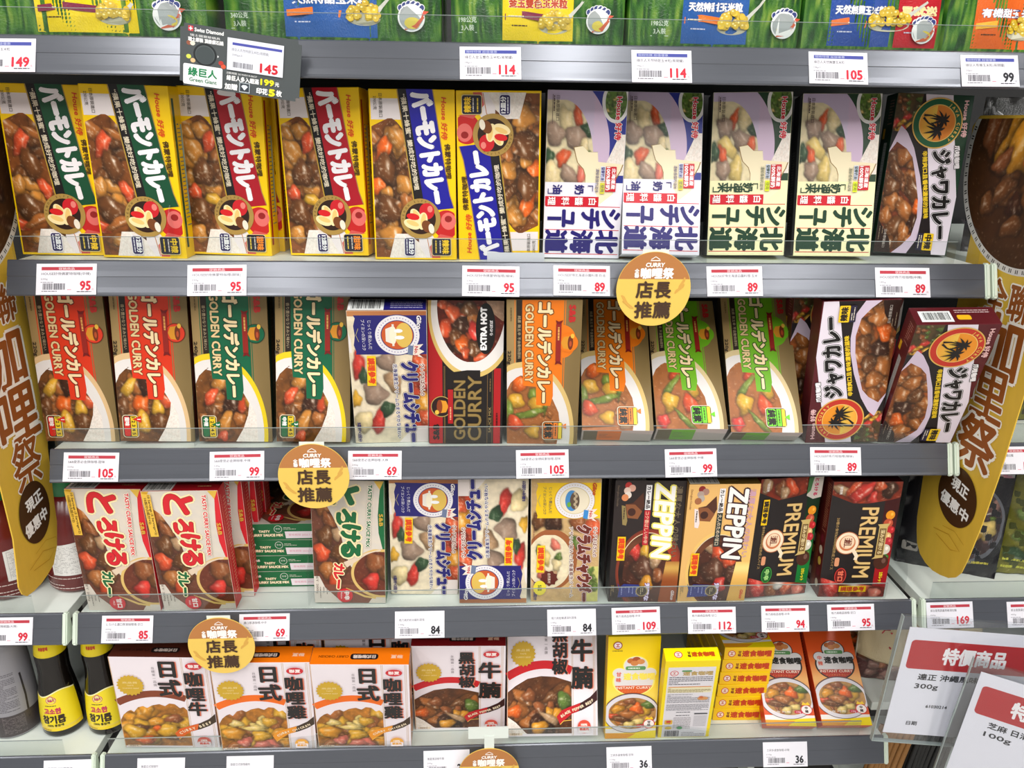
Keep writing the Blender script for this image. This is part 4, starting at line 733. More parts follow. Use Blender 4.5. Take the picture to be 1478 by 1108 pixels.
def design_Iback():
    W, H, D = .060, .138, .0172; base = (250, 222, 4); bl = (110, 110, 120)
    o = carton('curry_box', W, H, D, dict(front=base, left=(242, 206, 8), right=base, top=(250, 236, 8), bottom=base, back=base)); f = faces(W, H, D)
    p = Pr(f['front'], None, o)
    p.part('back_panel'); p.rect(4, 1, 56, 127, (228, 224, 230)); p.rect(5, 83, 55, 93, (236, 228, 190)); p.rect(6, 92.4, 54, 94, (220, 150, 90))
    p.part('small_print')
    p.ell(11, 117, 4.6, 4.6, (206, 60, 70)); p.ell(11, 117, 3.7, 3.7, (236, 226, 226)); p.txt('工', 11, 117, 4.4, (190, 60, 70), b=.2); p.txt('速食咖哩', 37, 116.5, 7.4, (190, 160, 96), w=33, b=.3); p.rrect(19, 119.5, 30, 122, 1, (90, 150, 100))
    p.lines(6, 54, 98, 110, 5, (70, 70, 84), 1.1, 2); p.lines(6, 54, 84.5, 90.5, 4, (150, 130, 80), .8, 3); p.lines(6, 54, 66, 80, 8, bl, .7, 4); p.lines(6, 54, 52, 62, 6, bl, .7, 5); p.lines(18, 34, 42, 48, 2, (60, 60, 70), 1, 6)
    for k in range(8): p.rect(39, 22+k*2.6, 54, 22.4+k*2.6, (90, 90, 100))
    p.rect(39, 44, 54, 46, (60, 60, 66)); p.lines(16, 36, 18, 38, 10, (130, 120, 124), .6, 7); p.ell(46, 73, 6, 3, (214, 150, 90)); p.ell(44, 75, 2.6, 2, (206, 110, 60))
    p.rrect(6, 26, 15, 34, 1.5, (222, 176, 60)); p.ell(10.5, 31, 3, 2, (206, 60, 50)); p.txt('TQF', 10.5, 27.6, 2.6, (120, 60, 20)); p.ell(11, 19, 4, 2.6, (206, 180, 60)); p.ell(24, 19, 3.4, 2.6, (70, 140, 90))
    p.part('barcode'); p.bars(7, 3, 24, 14, (60, 60, 70)); p.lines(27, 54, 4, 10, 3, bl, .8, 9)
    p.done()
    q = Pr(f['top'], None, o).part('top_print'); q.ell(15, 8, 4.6, 4.4, (206, 60, 60)); q.ell(15, 8, 3.7, 3.5, (244, 230, 220)); q.txt('工', 15, 8, 4.4, (190, 60, 60), b=.2); q.vtxt('甘味', 27, 10, 6, 3.6, (100, 50, 20), b=.2); q.txt('速食咖哩', 42, 8, 6.4, (200, 80, 20), w=25, b=.4); q.done()
    return o
# ---------------------------------------------------------------- setting
ZS = [1.3867, 1.2, 1.0144, 0.8269, 0.6396]
prop(box('floor', -3, 3, -4, 1.0, -0.02, 0, M['floor']), kind='structure')
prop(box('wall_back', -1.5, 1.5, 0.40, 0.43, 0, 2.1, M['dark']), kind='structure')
prop(box('wall_aisle', -3, 3, -4.06, -4.0, 0, 3.0, mat_plain('pale_wall', (205, 205, 202), 0.7)), kind='structure')
prop(box('ceiling', -3, 3, -4, 1.0, 3.0, 3.05, mat_plain('ceiling_tile', (225, 225, 222), 0.8)), kind='structure')
for k, x in enumerate((-0.461, 0.461)): prop(box('trim_%d' % (k+1), x-0.006, x+0.006, 0.36, 0.40, 0, 2.1, M['white']), kind='structure')
GL = {'grey railed shelf under the shrink-wrapped corn tins at the top': 'clear guard strip in front of the shrink-wrapped corn tins', 'grey railed shelf carrying the row of yellow curry boxes and stew boxes': 'clear guard strip in front of the yellow curry boxes and stew boxes', 'grey railed shelf carrying the gold and orange curry boxes': 'clear guard strip in front of the gold and orange curry boxes', 'grey railed shelf carrying the red-lettered boxes and dark boxes': 'clear guard strip in front of the red-lettered boxes and dark boxes', 'lowest grey railed shelf carrying the white meal boxes': 'clear guard strip in front of the white meal boxes', 'neighbouring shelf at left holding the red sauce bottles': 'clear guard strip in front of the red sauce bottles', 'neighbouring lowest shelf at left holding the dark oil bottles': 'clear guard strip in front of the dark oil bottles', 'neighbouring shelf at right holding the dark noodle pouches': 'clear guard strip in front of the dark noodle pouches', 'neighbouring shelf at right behind the gold hanging banner': 'clear guard strip at right behind the gold hanging banner'}
def gondola(x0, x1, z, label, caps=(1, 1), guard=True, rail=True, y0=0.0, front=''):
    t = empty('gondola_shelf', ((x0+x1)/2, y0, z)); prop(t, label, 'shelf', None)
    w = (x1-x0)/2
    box('shelf_tray', -w, w, 0.002, 0.36-y0, -0.014, -0.002, M['white'], t, 0.001); box('shaded_underside', -w+.001, w-.001, 0.003, 0.355-y0, -0.024, -0.0142, M['under'], t)  # dark slab below the tray has its shade painted into the colour
    if rail:
        pr = [(0.0015, -0.001), (0.0012, 0.0004), (-0.0004, 0.0006), (-0.0016, -0.0004), (-0.0030, -0.0040), (-0.0048, -0.0085), (-0.0066, -0.0132), (-0.0064, -0.0138), (-0.0078, -0.0172), (-0.0100, -0.0226), (-0.0116, -0.0270), (-0.0126, -0.0290), (-0.0120, -0.0303), (-0.0090, -0.0303), (0.0015, -0.010)]
        extrude_profile('price_rail', pr, -w+0.001, w-0.001, M['rail'], t)
        for s in (0, 1):
          for q in range(caps[s]):
            xa = -w-0.0045 if s == 0 else w-0.0005+.0072*q
            bm = bmesh.new(); P = [(0.004, 0.001), (-0.0024, 0.0016), (-0.0136, -0.0285), (-0.0128, -0.0315), (0.004, -0.0315)]
            a = [bm.verts.new((xa, y, zz)) for y, zz in P]; b = [bm.verts.new((xa+0.005, y, zz)) for y, zz in P]
            bm.faces.new(a[::-1]); bm.faces.new(b)
            for i in range(5): bm.faces.new((a[i], a[(i+1) % 5], b[(i+1) % 5], b[i]))
            bmesh.ops.bevel(bm, geom=list(bm.edges), offset=0.0012, segments=2, affect='EDGES'); bmesh.ops.recalc_face_normals(bm, faces=bm.faces)
            bm_obj('end_cap', bm, M['cap'], t)
    if guard:
        g = empty('front_guard', ((x0+x1)/2, y0, z)); box('clear_strip', -w+0.006, w-0.03, 0.0002, 0.0012, 0.0007, 0.0212, M['clear'], g); prop(g, GL[label], 'guard strip')
        box('top_edge', -w+0.006, w-0.03, 0.0001, 0.0013, 0.0212, 0.0216, M['edge'], g)
    return t
gondola(-0.62, 0.465, ZS[0], 'grey railed shelf under the shrink-wrapped corn tins at the top', (0, 1))
gondola(-0.454, 0.4555, ZS[1], 'grey railed shelf carrying the row of yellow curry boxes and stew boxes', (0, 2))
gondola(-0.4485, 0.4555, ZS[2], 'grey railed shelf carrying the gold and orange curry boxes', (0, 2))
gondola(-0.452, 0.4515, ZS[3], 'grey railed shelf carrying the red-lettered boxes and dark boxes', (1, 1))
gondola(-0.4525, 0.4515, ZS[4], 'lowest grey railed shelf carrying the white meal boxes')
gondola(-1.35, -0.4665, ZS[3], 'neighbouring shelf at left holding the red sauce bottles', (0, 1))
gondola(-1.35, -0.4665, ZS[4], 'neighbouring lowest shelf at left holding the dark oil bottles', (0, 1))
gondola(0.4665, 1.35, ZS[3], 'neighbouring shelf at right holding the dark noodle pouches', (1, 0))
gondola(0.478, 1.35, ZS[2], 'neighbouring shelf at right behind the gold hanging banner', (0, 0))
gondola(0.478, 1.35, ZS[1], 'neighbouring upper shelf at right behind the bowl of the banner', (0, 0), guard=False)
gondola(0.4665, 1.35, ZS[4], 'plain recessed shelf board behind the special price signs', (0, 0), False, False, 0.055)
gondola(0.4665, 1.35, 0.49, 'low shelf under the special price signs', (0, 0), False, False, -0.03)
gondola(-1.35, -0.48, ZS[2], 'neighbouring shelf at far left behind the gold banner', (0, 0), False)
def divider(x, lvl, label, L=0.20, H=0.07):
    z = ZS[lvl]-0.002
    pts = [(0.006, 0.0), (L, 0.0), (L, H)]+[(0.006+H*.9-H*.9*math.sin(t), H*.35+H*.65*math.cos(t)) for t in np.linspace(0, math.pi/2, 9)]
    o = extrude_profile('shelf_divider', pts, -0.0006, 0.0006, M['clear2']); o.location = (x, 0.004, z)
    prop(o, label, 'divider', None)
for x, l, s in ((-0.3115, 1, 'clear plastic divider beside the second green-banded yellow box'), (0.1885, 1, 'clear plastic divider right of the second white stew box'), (0.4555, 1, 'clear plastic divider at the right end beside the green palm box'),
                (-0.3125, 2, 'clear plastic divider between the orange-red and the green gold boxes'), (0.4475, 3, 'clear plastic divider beside the last dark box with a red side'), (-0.2125, 3, 'clear plastic divider right of the lying green cartons')):
    divider(x, l, s, .20, .07 if x < .45 else .04)

# ---------------------------------------------------------------- placing
def mtx(x, y, z, lean=0, yaw=0, roll=0):
    return Matrix.Translation((x, y, z)) @ Matrix.Rotation(R(yaw), 4, 'Z') @ Matrix.Rotation(R(-lean), 4, 'X') @ Matrix.Rotation(R(roll), 4, 'Y')
_proto = {}
def place(key, make, H, pose, label, group=None, flip=False, cat='box'):
    if key in _proto: o = copy_tree(_proto[key])
    else: o = _proto[key] = make()
    m = mtx(*pose)
    if flip: m = m @ Matrix.Translation((0, 0, H)) @ Matrix.Rotation(math.pi, 4, 'Y')
    o.matrix_world = m; prop(o, label, cat)
    if group: o['group'] = group
    elif 'group' in o: del o['group']
    return o
gV, bV, rV = (16, 76, 48), (28, 24, 150), (172, 18, 36)
DS = {'Vg': (lambda: design_V(gV, '中辣', 0), .1522), 'Vr': (lambda: design_V(rV, '甜味', 1), .1522), 'Vb': (lambda: design_V(bV, '辣味', 2), .1522),
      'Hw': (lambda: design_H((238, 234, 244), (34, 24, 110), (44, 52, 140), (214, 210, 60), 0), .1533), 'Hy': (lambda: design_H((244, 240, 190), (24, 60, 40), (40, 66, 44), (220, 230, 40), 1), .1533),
      'Jg': (lambda: design_J((28, 62, 44), (30, 96, 60), (236, 140, 50), '中辣', 0), .1545), 'Jb': (lambda: design_J((88, 22, 30), (200, 52, 36), (240, 150, 40), '辣味', 1), .1545),
      'Go': (lambda: design_G((222, 54, 22), (226, 190, 140), 0, (214, 40, 30), 0, '220g', (120, 30, 12)), .1541), 'Gg': (lambda: design_G((10, 100, 66), (236, 206, 30), 0, (20, 110, 60), 1, '240g', (20, 60, 40)), .1541),
      'Gv': (lambda: design_G((238, 122, 16), (222, 190, 120), 1, (240, 130, 40), 2, '220g', (110, 60, 10)), .1541), 'Gl': (lambda: design_G((112, 180, 30), (222, 200, 150), 1, (120, 220, 50), 3, '220g', (40, 70, 14)), .1541),
      'Cc': (lambda: design_C(0, 0), .1481), 'Ck': (lambda: design_C(1, 0), .1481), 'X': (design_X, .1481), 'Tr': (lambda: design_T(0), .1445), 'Tg': (lambda: design_T(1), .1445),
      'Zd': (lambda: design_Z(0), .1475), 'Zt': (lambda: design_Z(1), .1475), 'Pg': (lambda: design_P(1), .1427), 'Pr': (lambda: design_P(0), .1427),
      'Bb': (lambda: design_B('beef'), .1331), 'Bc': (lambda: design_B('chick'), .1331), 'Bp': (lambda: design_B('pep'), .1331), 'Iy': (lambda: design_I(0), .138), 'Io': (lambda: design_I(1, .1205), .1205), 'Ib': (design_Iback, .138)}
BOXES = [
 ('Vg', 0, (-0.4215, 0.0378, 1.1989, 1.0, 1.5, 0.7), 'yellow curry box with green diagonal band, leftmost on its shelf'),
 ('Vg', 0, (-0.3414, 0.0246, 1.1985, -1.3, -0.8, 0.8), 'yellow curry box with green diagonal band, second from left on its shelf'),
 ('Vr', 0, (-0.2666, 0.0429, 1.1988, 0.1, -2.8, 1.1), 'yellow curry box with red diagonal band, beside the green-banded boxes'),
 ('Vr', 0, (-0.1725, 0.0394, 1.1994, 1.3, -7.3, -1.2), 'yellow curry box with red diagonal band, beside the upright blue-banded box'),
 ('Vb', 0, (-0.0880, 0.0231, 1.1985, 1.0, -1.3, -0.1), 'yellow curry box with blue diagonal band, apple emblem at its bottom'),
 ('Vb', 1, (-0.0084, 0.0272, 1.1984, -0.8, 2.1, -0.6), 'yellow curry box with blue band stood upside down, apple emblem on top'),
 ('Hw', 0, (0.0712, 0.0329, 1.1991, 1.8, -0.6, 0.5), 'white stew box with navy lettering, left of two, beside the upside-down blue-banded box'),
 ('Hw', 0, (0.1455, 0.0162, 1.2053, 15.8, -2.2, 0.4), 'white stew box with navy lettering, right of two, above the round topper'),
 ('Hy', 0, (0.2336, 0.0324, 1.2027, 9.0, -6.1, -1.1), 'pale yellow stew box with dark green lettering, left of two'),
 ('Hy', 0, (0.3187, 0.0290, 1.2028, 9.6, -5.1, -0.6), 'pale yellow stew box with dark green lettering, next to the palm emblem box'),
 ('Jg', 0, (0.4124, 0.0559, 1.2013, 4.7, -6.2, 1.8), 'black and green curry box with palm tree emblem, at the right end of its shelf'),
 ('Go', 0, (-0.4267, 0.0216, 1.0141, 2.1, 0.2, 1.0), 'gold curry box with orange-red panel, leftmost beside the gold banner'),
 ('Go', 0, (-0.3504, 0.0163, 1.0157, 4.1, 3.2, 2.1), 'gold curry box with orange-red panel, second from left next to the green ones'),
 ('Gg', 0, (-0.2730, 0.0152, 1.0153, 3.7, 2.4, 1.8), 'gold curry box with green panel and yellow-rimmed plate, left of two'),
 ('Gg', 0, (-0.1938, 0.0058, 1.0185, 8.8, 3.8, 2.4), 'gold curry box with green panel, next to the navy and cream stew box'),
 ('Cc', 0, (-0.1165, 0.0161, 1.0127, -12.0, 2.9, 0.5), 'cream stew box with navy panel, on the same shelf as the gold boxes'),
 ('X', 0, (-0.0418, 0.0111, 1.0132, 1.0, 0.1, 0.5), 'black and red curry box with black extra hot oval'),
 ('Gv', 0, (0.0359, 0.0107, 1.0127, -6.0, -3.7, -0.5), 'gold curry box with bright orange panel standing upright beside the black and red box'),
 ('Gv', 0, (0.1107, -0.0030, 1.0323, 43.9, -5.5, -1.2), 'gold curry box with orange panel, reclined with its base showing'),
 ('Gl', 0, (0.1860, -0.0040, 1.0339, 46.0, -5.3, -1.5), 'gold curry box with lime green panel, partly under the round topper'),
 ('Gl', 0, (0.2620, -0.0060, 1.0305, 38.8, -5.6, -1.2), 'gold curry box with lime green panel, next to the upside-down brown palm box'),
 ('Jb', 1, (0.3461, 0.0052, 1.0144, -6.7, -5.8, -3.2), 'maroon curry box stood upside down, palm tree emblem at its bottom'),
 ('Jb', 0, (0.4222, 0.0038, 1.0143, -23.9, -7.6, -3.2), 'maroon curry box tilted forward, palm tree emblem at its top'),
 ('Tr', 0, (-0.4062, 0.0065, 0.8251, -1.1, -2.3, -0.3), 'box with large red lettering and a ladle, leftmost beside the sauce bottle'),
 ('Tr', 0, (-0.3268, 0.0056, 0.8255, -3.2, -1.0, -0.8), 'box with large red lettering and a ladle, beside the lying green cartons'),
 ('Tg', 0, (-0.1683, 0.0116, 0.8264, 1.8, -0.5, 1.3), 'box with large green lettering and a ladle, half under the round topper'),
 ('Cc', 0, (-0.0890, 0.0267, 0.8259, -5.3, -0.2, 1.6), 'cream stew box with navy panel at top, beside the green lettered box'),
 ('Cc', 1, (-0.0133, 0.0081, 0.8257, 1.5, -1.3, -0.1), 'cream stew box stood upside down, navy panel at its bottom'),
 ('Ck', 0, (0.0648, 0.0084, 0.8258, 0.6, -2.7, -0.9), 'chowder box with yellow panel and a white bowl of soup'),
 ('Zd', 0, (0.1508, 0.0067, 0.8250, -0.2, -2.1, 0.2), 'dark brown curry box with big cream lettering and chocolate block'),
 ('Zt', 0, (0.2273, 0.0059, 0.8252, -3.7, -0.7, -0.4), 'tan curry box with big white lettering and chocolate block'),
 ('Pg', 0, (0.3020, 0.0121, 0.8269, 1.7, 9.2, 1.9), 'black curry box with gold lettering and green side wedge'),
 ('Pr', 0, (0.3869, 0.0094, 0.8255, -0.5, -2.8, -1.0), 'black curry box with gold lettering and red side wedge'),
 ('Bb', 0, (-0.3797, 0.0085, 0.6394, -4.9, -0.4, 1.9), 'white meal box with brown top and brown arch, beside the oil bottles'),
 ('Bc', 0, (-0.2683, 0.0021, 0.6391, -7.0, 0.7, 1.6), 'white meal box with orange top, front one below the round topper'),
 ('Bc', 0, (-0.1600, 0.0022, 0.6388, -9.2, -0.6, 1.2), 'white meal box with orange top, front one beside the pepper beef box'),
 ('Bp', 0, (-0.0512, 0.0278, 0.6377, -7.8, -1.5, 0.0), 'white meal box with red arch and dark red top, set back behind a white clip'),
 ('Bp', 0, (0.0568, 0.0030, 0.6474, 24.0, -0.4, 0.2), 'white meal box with red arch, front one beside the yellow instant curry box'),
 ('Iy', 0, (0.1489, 0.0057, 0.6388, 2.4, -1.4, -0.8), 'yellow instant curry box facing front with a plate of curry'),
 ('Ib', 0, (0.2119, 0.0054, 0.6391, -13.7, -2.4, -2.8), 'yellow instant curry box turned to show its printed back'),
 ('Io', 0, (0.3395, 0.0030, 0.6534, 51.0, -3.1, -0.1), 'orange instant curry box reclined, left of two beside the yellow stack'),
 ('Io', 0, (0.4065, 0.0020, 0.6534, 50.6, -1.1, 0.2), 'orange instant curry box reclined, right of two beside the price sign'),
 # rows behind
 ('Vg', 0, (-0.3380, 0.0540, 1.1985, 0, -1, 0.8), 'yellow box behind the second green-banded curry box'),
 ('Vr', 0, (-0.2610, 0.0722, 1.1985, 0, -2, 0.6), 'yellow box behind the left red-banded curry box'),
 ('Vr', 0, (-0.1640, 0.0770, 1.1985, 0, -5, -0.6), 'yellow box behind the right red-banded curry box'),
 ('Vb', 0, (-0.0850, 0.0530, 1.1985, 0, -1, 0), 'yellow box behind the upright blue-banded curry box'),
 ('Tr', 0, (-0.3140, 0.0290, 0.8252, 0, -1, -0.4), 'red-sided box directly behind the second red lettered box'),
 ('Tr', 0, (-0.3080, 0.0520, 0.8252, 0, -1, -0.2), 'red-sided box third in line behind the second red lettered box'),
 ('Tr', 0, (-0.3060, 0.0750, 0.8252, 0, -1, 0), 'red-sided box last in line beside the lying green cartons'),
 ('Jb', 0, (0.3380, 0.0480, 1.0124, 0, -5, -2.0), 'maroon box behind the upside-down palm emblem box'),
 ('Zd', 0, (0.1500, 0.0360, 0.8249, 0, -2, 0), 'dark box behind the dark brown lettered box'),
 ('Pr', 0, (0.3920, 0.0380, 0.8249, 0, -2, -0.5), 'dark box behind the red-wedged black box'),
 ('Bc', 0, (-0.2660, 0.0470, 0.6376, 0, 0.5, 0.6), 'orange-topped white meal box behind the one under the topper'),
 ('Bc', 0, (-0.1560, 0.0470, 0.6376, 0, 0, 0.4), 'orange-topped white meal box behind the one beside pepper beef'),
 ('Io', 0, (0.4700, 0.1300, 0.6376, 5, -10, 0), 'orange instant curry box standing behind the reclined pair'),
 ('X', 0, (0.4200, 0.1250, 1.0124, 3, -5, 0), 'dark box behind the forward-tilted maroon box')]
for key, fl, pose, label in BOXES: place(key, DS[key][0], DS[key][1], pose, label, None, fl)
for k in range(4):
    w = ('bottom', 'second from the bottom', 'third from the bottom', 'top')[k]
    place('Tg', None, .1445, (-0.2475+(.002, .0025, -.0005, 0)[k], 0.047, 0.8249+0.0199*(k+1), 90, (0.5, 0, -1, 0.3)[k], 0), 'green carton lying flat, %s of the stack of four' % w, 'green cartons lying in a stack')
for k in range(6):
    w = ('bottom', 'second up', 'third up', 'fourth up', 'fifth up', 'top')[k]
    place('Iy', None, .138, (0.2850+.0012*k, 0.032+.0005*k, 0.6376+0.01728*(k+1), 90, -1.5+.4*(k % 3), 0), 'yellow curry carton lying flat, %s of the stack of six' % w, 'yellow cartons lying in a stack')

# ---------------------------------------------------------------- price tags
def tag(x, lvl, price, name, sub, red=True, strip='r', label='', w=53.0, h=28.4, dz=0.0, roll=0.0, bay=''):
    o = box('price_tag', -w/2000, w/2000, -0.0004, 0, 0, h/1000, mat_cache('tag_paper', (232, 230, 238), .6))
    p = Pr(lambda a, b, e: (a-w/2000, 0*a-0.0004-e, b), None, o, 'paper')
    INK = (60, 58, 66); RED = (208, 38, 60)
    if strip:
        p.part('header_strip'); c = (186, 58, 72) if strip == 'r' else (70, 78, 160)
        p.rect(4.5, h-6, w-3.5, h-3, c)
        if strip == 'r': p.txt('促銷商品', w/2, h-4.5, 2.5, (240, 226, 230), w=14)
        else: p.txt('限時特價 超值優惠', w*.36, h-4.5, 2.3, (190, 196, 226), w=26)
    p.part('product_text'); p.txt(name, 4.5+.5*min(w-9, len(name)*2.7), h-9.2, 3, INK, w=min(w-9, len(name)*2.7)); p.txt(sub, 7, h-14, 2, (120, 118, 126), w=6); p.lines(4, 15, h-17, h-17, 1, (150, 148, 156), .6)
    p.bars(6, 4.6, 26, 10.4, (80, 78, 86), int(abs(x)*1000)+lvl); p.lines(5, 27, 3.2, 3.2, 1, (120, 116, 124), .7); p.rect(27.5, 4.4, 31, 4.9, (226, 120, 140))
    p.part('price_digits'); c = RED if red else (44, 44, 50)
    p.txt(price, w-5-4.6*len(price)/2, 8.4, 11.5, c, w=4.5*len(price), b=.42); p.txt('元', w-3, 5, 2.2, (200, 120, 130) if red else (120, 120, 126)); p.lines(w-17, w-4, 2.8, 2.8, 1, (70, 66, 74), .7, 5)
    p.done()
    z = ZS[lvl]-0.0300+0.0010+dz; y = -0.0123-0.0013+0.4167*(0.0010+dz)
    o.matrix_world = mtx(x, y, z, 22.63, 0, roll); prop(o, label, 'price tag', 'shelf price tags')
    return o
_mc = {}
def mat_cache(n, c, r, **k):
    if n not in _mc: _mc[n] = mat_plain(n, c, r, **k)
    return _mc[n]
T = [(-.4200, 0, '149', '綠巨人金玉雙色玉米粒', '340gx3', 1, 'b'), (-.0180, 0, '114', '綠巨人金玉雙色玉米粒(易開罐)', '198gx3', 1, 'b'), (.1289, 0, '114', '綠巨人天然特甜玉米粒(易開罐)', '198gx3', 1, 'b'), (.2836, 0, '105', '綠巨人天然無鹽玉米粒', '198gx3', 1, 'b'), (.4195, 0, '99', '綠巨人有機玉米粒(易開罐)', '150gx3', 0, 'b'),
     (-.4003, 1, '95', 'HOUSE好侍佛蒙特咖哩(中辣)', '230g', 1, 'r'), (-.2665, 1, '95', 'HOUSE好侍佛蒙特咖哩(甜味)', '230g', 1, 'r'), (-.0174, 1, '95', 'HOUSE好侍佛蒙特咖哩(辣味)', '230g', 1, 'r'), (.0673, 1, '89', 'HOUSE好侍北海道白醬料理-奶油', '180g', 1, 'r'), (.2122, 1, '89', 'HOUSE好侍北海道白醬料理-玉米', '180g', 1, 'r'), (.3740, 1, '89', 'HOUSE好侍爪哇咖哩(中辣)', '185g', 1, 'r'),
     (-.4080, 2, '105', 'S&B愛思必金牌咖哩-甜味', '220g', 1, 'r'), (-.2670, 2, '99', 'S&B愛思必金牌咖哩-中辣', '240g', 1, 'r'), (-.1321, 2, '69', 'S&B愛思必金牌咖哩-大辣', '240g', 1, 'r'), (.0355, 2, '105', 'S&B愛思必金牌純素咖哩-甜味', '220g', 1, 'r'), (.1867, 2, '99', 'S&B愛思必金牌咖哩-中辣', '220g', 1, 'r'), (.3364, 2, '89', 'HOUSE好侍爪哇咖哩(辣味)', '185g', 1, 'r'), (.5276, 2, '179', '韓國雪濃湯拉麵', '520g', 1, 'r'),
     (-.5237, 3, '99', '是拉差香甜辣椒醬(大辣)', '475g', 1, 'r'), (-.4000, 3, '85', 'とろける濃口厚湯咖哩塊-甘口', '200g', 1, 'r'), (-.2570, 3, '69', '濃口厚湯咖哩-中辛', '200g', 1, 'r'), (-.0923, 3, '84', '格力高奶奶白醬料理塊', '198g', 0, ''), (.0719, 3, '84', '格力高蛤蠣濃湯料理塊', '148g', 0, ''), (.1424, 3, '109', '格力高絕品咖哩-中辛', '175g', 1, 'r'), (.2259, 3, '112', '格力高絕品咖哩-甘口', '175g', 1, 'r'), (.3076, 3, '94', '格力高極品咖哩-中辛', '160g', 1, 'r'), (.3816, 3, '95', '格力高極品咖哩-甘口', '160g', 1, 'r'), (.4940, 3, '169', '郭主廚黑蒜蟲草雞湯拉麵', '420g', 1, 'r'), (.5862, 3, '139', '郭主廚蔬菜拉麵', '400g', 1, 'r'),
     (-.4923, 4, '99', '不倒翁100%芝麻油', '160ml', 1, ''), (-.3893, 4, '69', '聯夏日式咖哩牛', '200g', 0, ''), (-.2897, 4, '65', '聯夏日式咖哩雞肉', '200g', 0, ''), (-.0660, 4, '29', '聯夏黑胡椒牛腩', '200g', 0, ''), (.1462, 4, '36', '工研多速食咖哩-甘味', '110g', 0, ''), (.3313, 4, '36', '工研多速食咖哩-中辣', '110g', 0, '')]
WH_ = ['under the corn tins', 'under the yellow boxes and stew boxes', 'under the gold curry boxes', 'under the red and dark boxes', 'on the lowest rail']
UND = {(0, '149'): 'at the left edge', (0, '105'): 'between the second 114 tag and the 99 tag', (0, '99'): 'with black digits at the right end', (1, -.4003): 'leftmost of its rail', (1, -.2665): 'below the red-banded boxes', (1, -.0174): 'below the upside-down blue-banded box', (1, .0673): 'below the left white stew box', (1, .2122): 'right of the round topper', (1, .3740): 'below the right pale yellow stew box'}
rn = random.Random(4)
for k, (x, l, pr, nm, sub, red, st) in enumerate(T):
    same = sorted(t[0] for t in T if t[1] == l and t[2] == pr)
    lab = '%s price tag with %s digits %s, %s' % ('white' if not st else ('red-striped' if st == 'r' else 'blue-striped'), 'red' if red else 'black', pr, WH_[l])
    if (l, x) in UND: lab = 'red-striped price tag reading %s, %s' % (pr, UND[(l, x)])
    elif len(same) > 1: lab += (', left one' if x == same[0] else ', right one')
    tag(x, l, pr, nm, sub, red, st, lab, dz=-.001*(l == 4)+rn.uniform(-.0006, .0006), roll=rn.uniform(-.9, .9), w=53 if l else 52)

# ---------------------------------------------------------------- round toppers and the pan promotion card
def topper(x, z, label, y=-0.0205, r=.0345, clip='s'):
    t = empty('round_topper', (x, y, z)); prop(t, label, 'shelf topper', 'round curry festival toppers')
    bm = bmesh.new(); bmesh.ops.create_cone(bm, cap_ends=True, segments=72, radius1=r, radius2=r, depth=0.0009, matrix=Matrix.Rotation(math.pi/2, 4, 'X')); bm_obj('disc', bm, mat_cache('topper_card', (236, 198, 92), .5), t)
    p = Pr(lambda a, b, e: (a, 0*a-0.00045-e, b), None, t, 'paper'); s = r*1000/34.5
    p.tf = lambda a, b: (a*s, b*s)
    p.part('brown_band'); p.poly([(34.2*math.cos(a), 34.2*math.sin(a)) for a in np.linspace(R(16), R(164), 40)], (186, 124, 70))
    p.part('wheat_print')
    for bx, by, an in ((24, 2, 60), (21, -2, 40), (-24, -14, 120), (-20, -17, 140)):
        for k in range(5): p.ell(bx+k*2*math.cos(R(an)), by+k*2*math.sin(R(an)), 2.4, 1, (218, 168, 80), rot=an+25, n=10)
    p.part('lettering'); p.line([(-4, 27.5), (0, 30), (4, 27.5)], .8, (250, 240, 230)); p.rect(-4.5, 26, 4.5, 27, (250, 240, 230)); p.txt('CURRY', 0, 22.6, 5.2, (252, 244, 236), w=17, b=.3, skew=.12); p.txt('咖哩祭', 2.4, 14.8, 10.5, (252, 246, 240), w=30, b=.55); p.vtxt('全聯', -16.5, 16.8, 12.6, 4.4, (252, 246, 240), b=.2)
    p.txt('店長', 0, -.5, 16.5, (74, 52, 38), w=32, b=.55); p.txt('推薦', 0, -19.5, 16.5, (74, 52, 38), w=33, b=.55)
    p.done()
    if clip == 'T':
        box('hanger', -.0055, .0055, 0.0006, .0012, r*.9, r+.0165, M['white'], t); box('hanger_plate', -.0235, .0215, 0.0014, .0042, r+.0125, r+.0265, M['white'], t)
    else: box('hanger', -.012, .012, 0.0006, .0014, r*.86, r+.0018, M['white'], t)
    return t
topper(.1325, 1.1793, 'round gold topper on the rail below the white stew boxes')
topper(-.1900, .9928, 'round gold topper on the rail below the gold boxes with green panels')
topper(-.2993, .7984, 'round gold topper over the meal boxes at lower left')
topper(-.0174, .6205, 'round gold topper cut off at the bottom, hung from a white clip', y=-.021, clip='T')
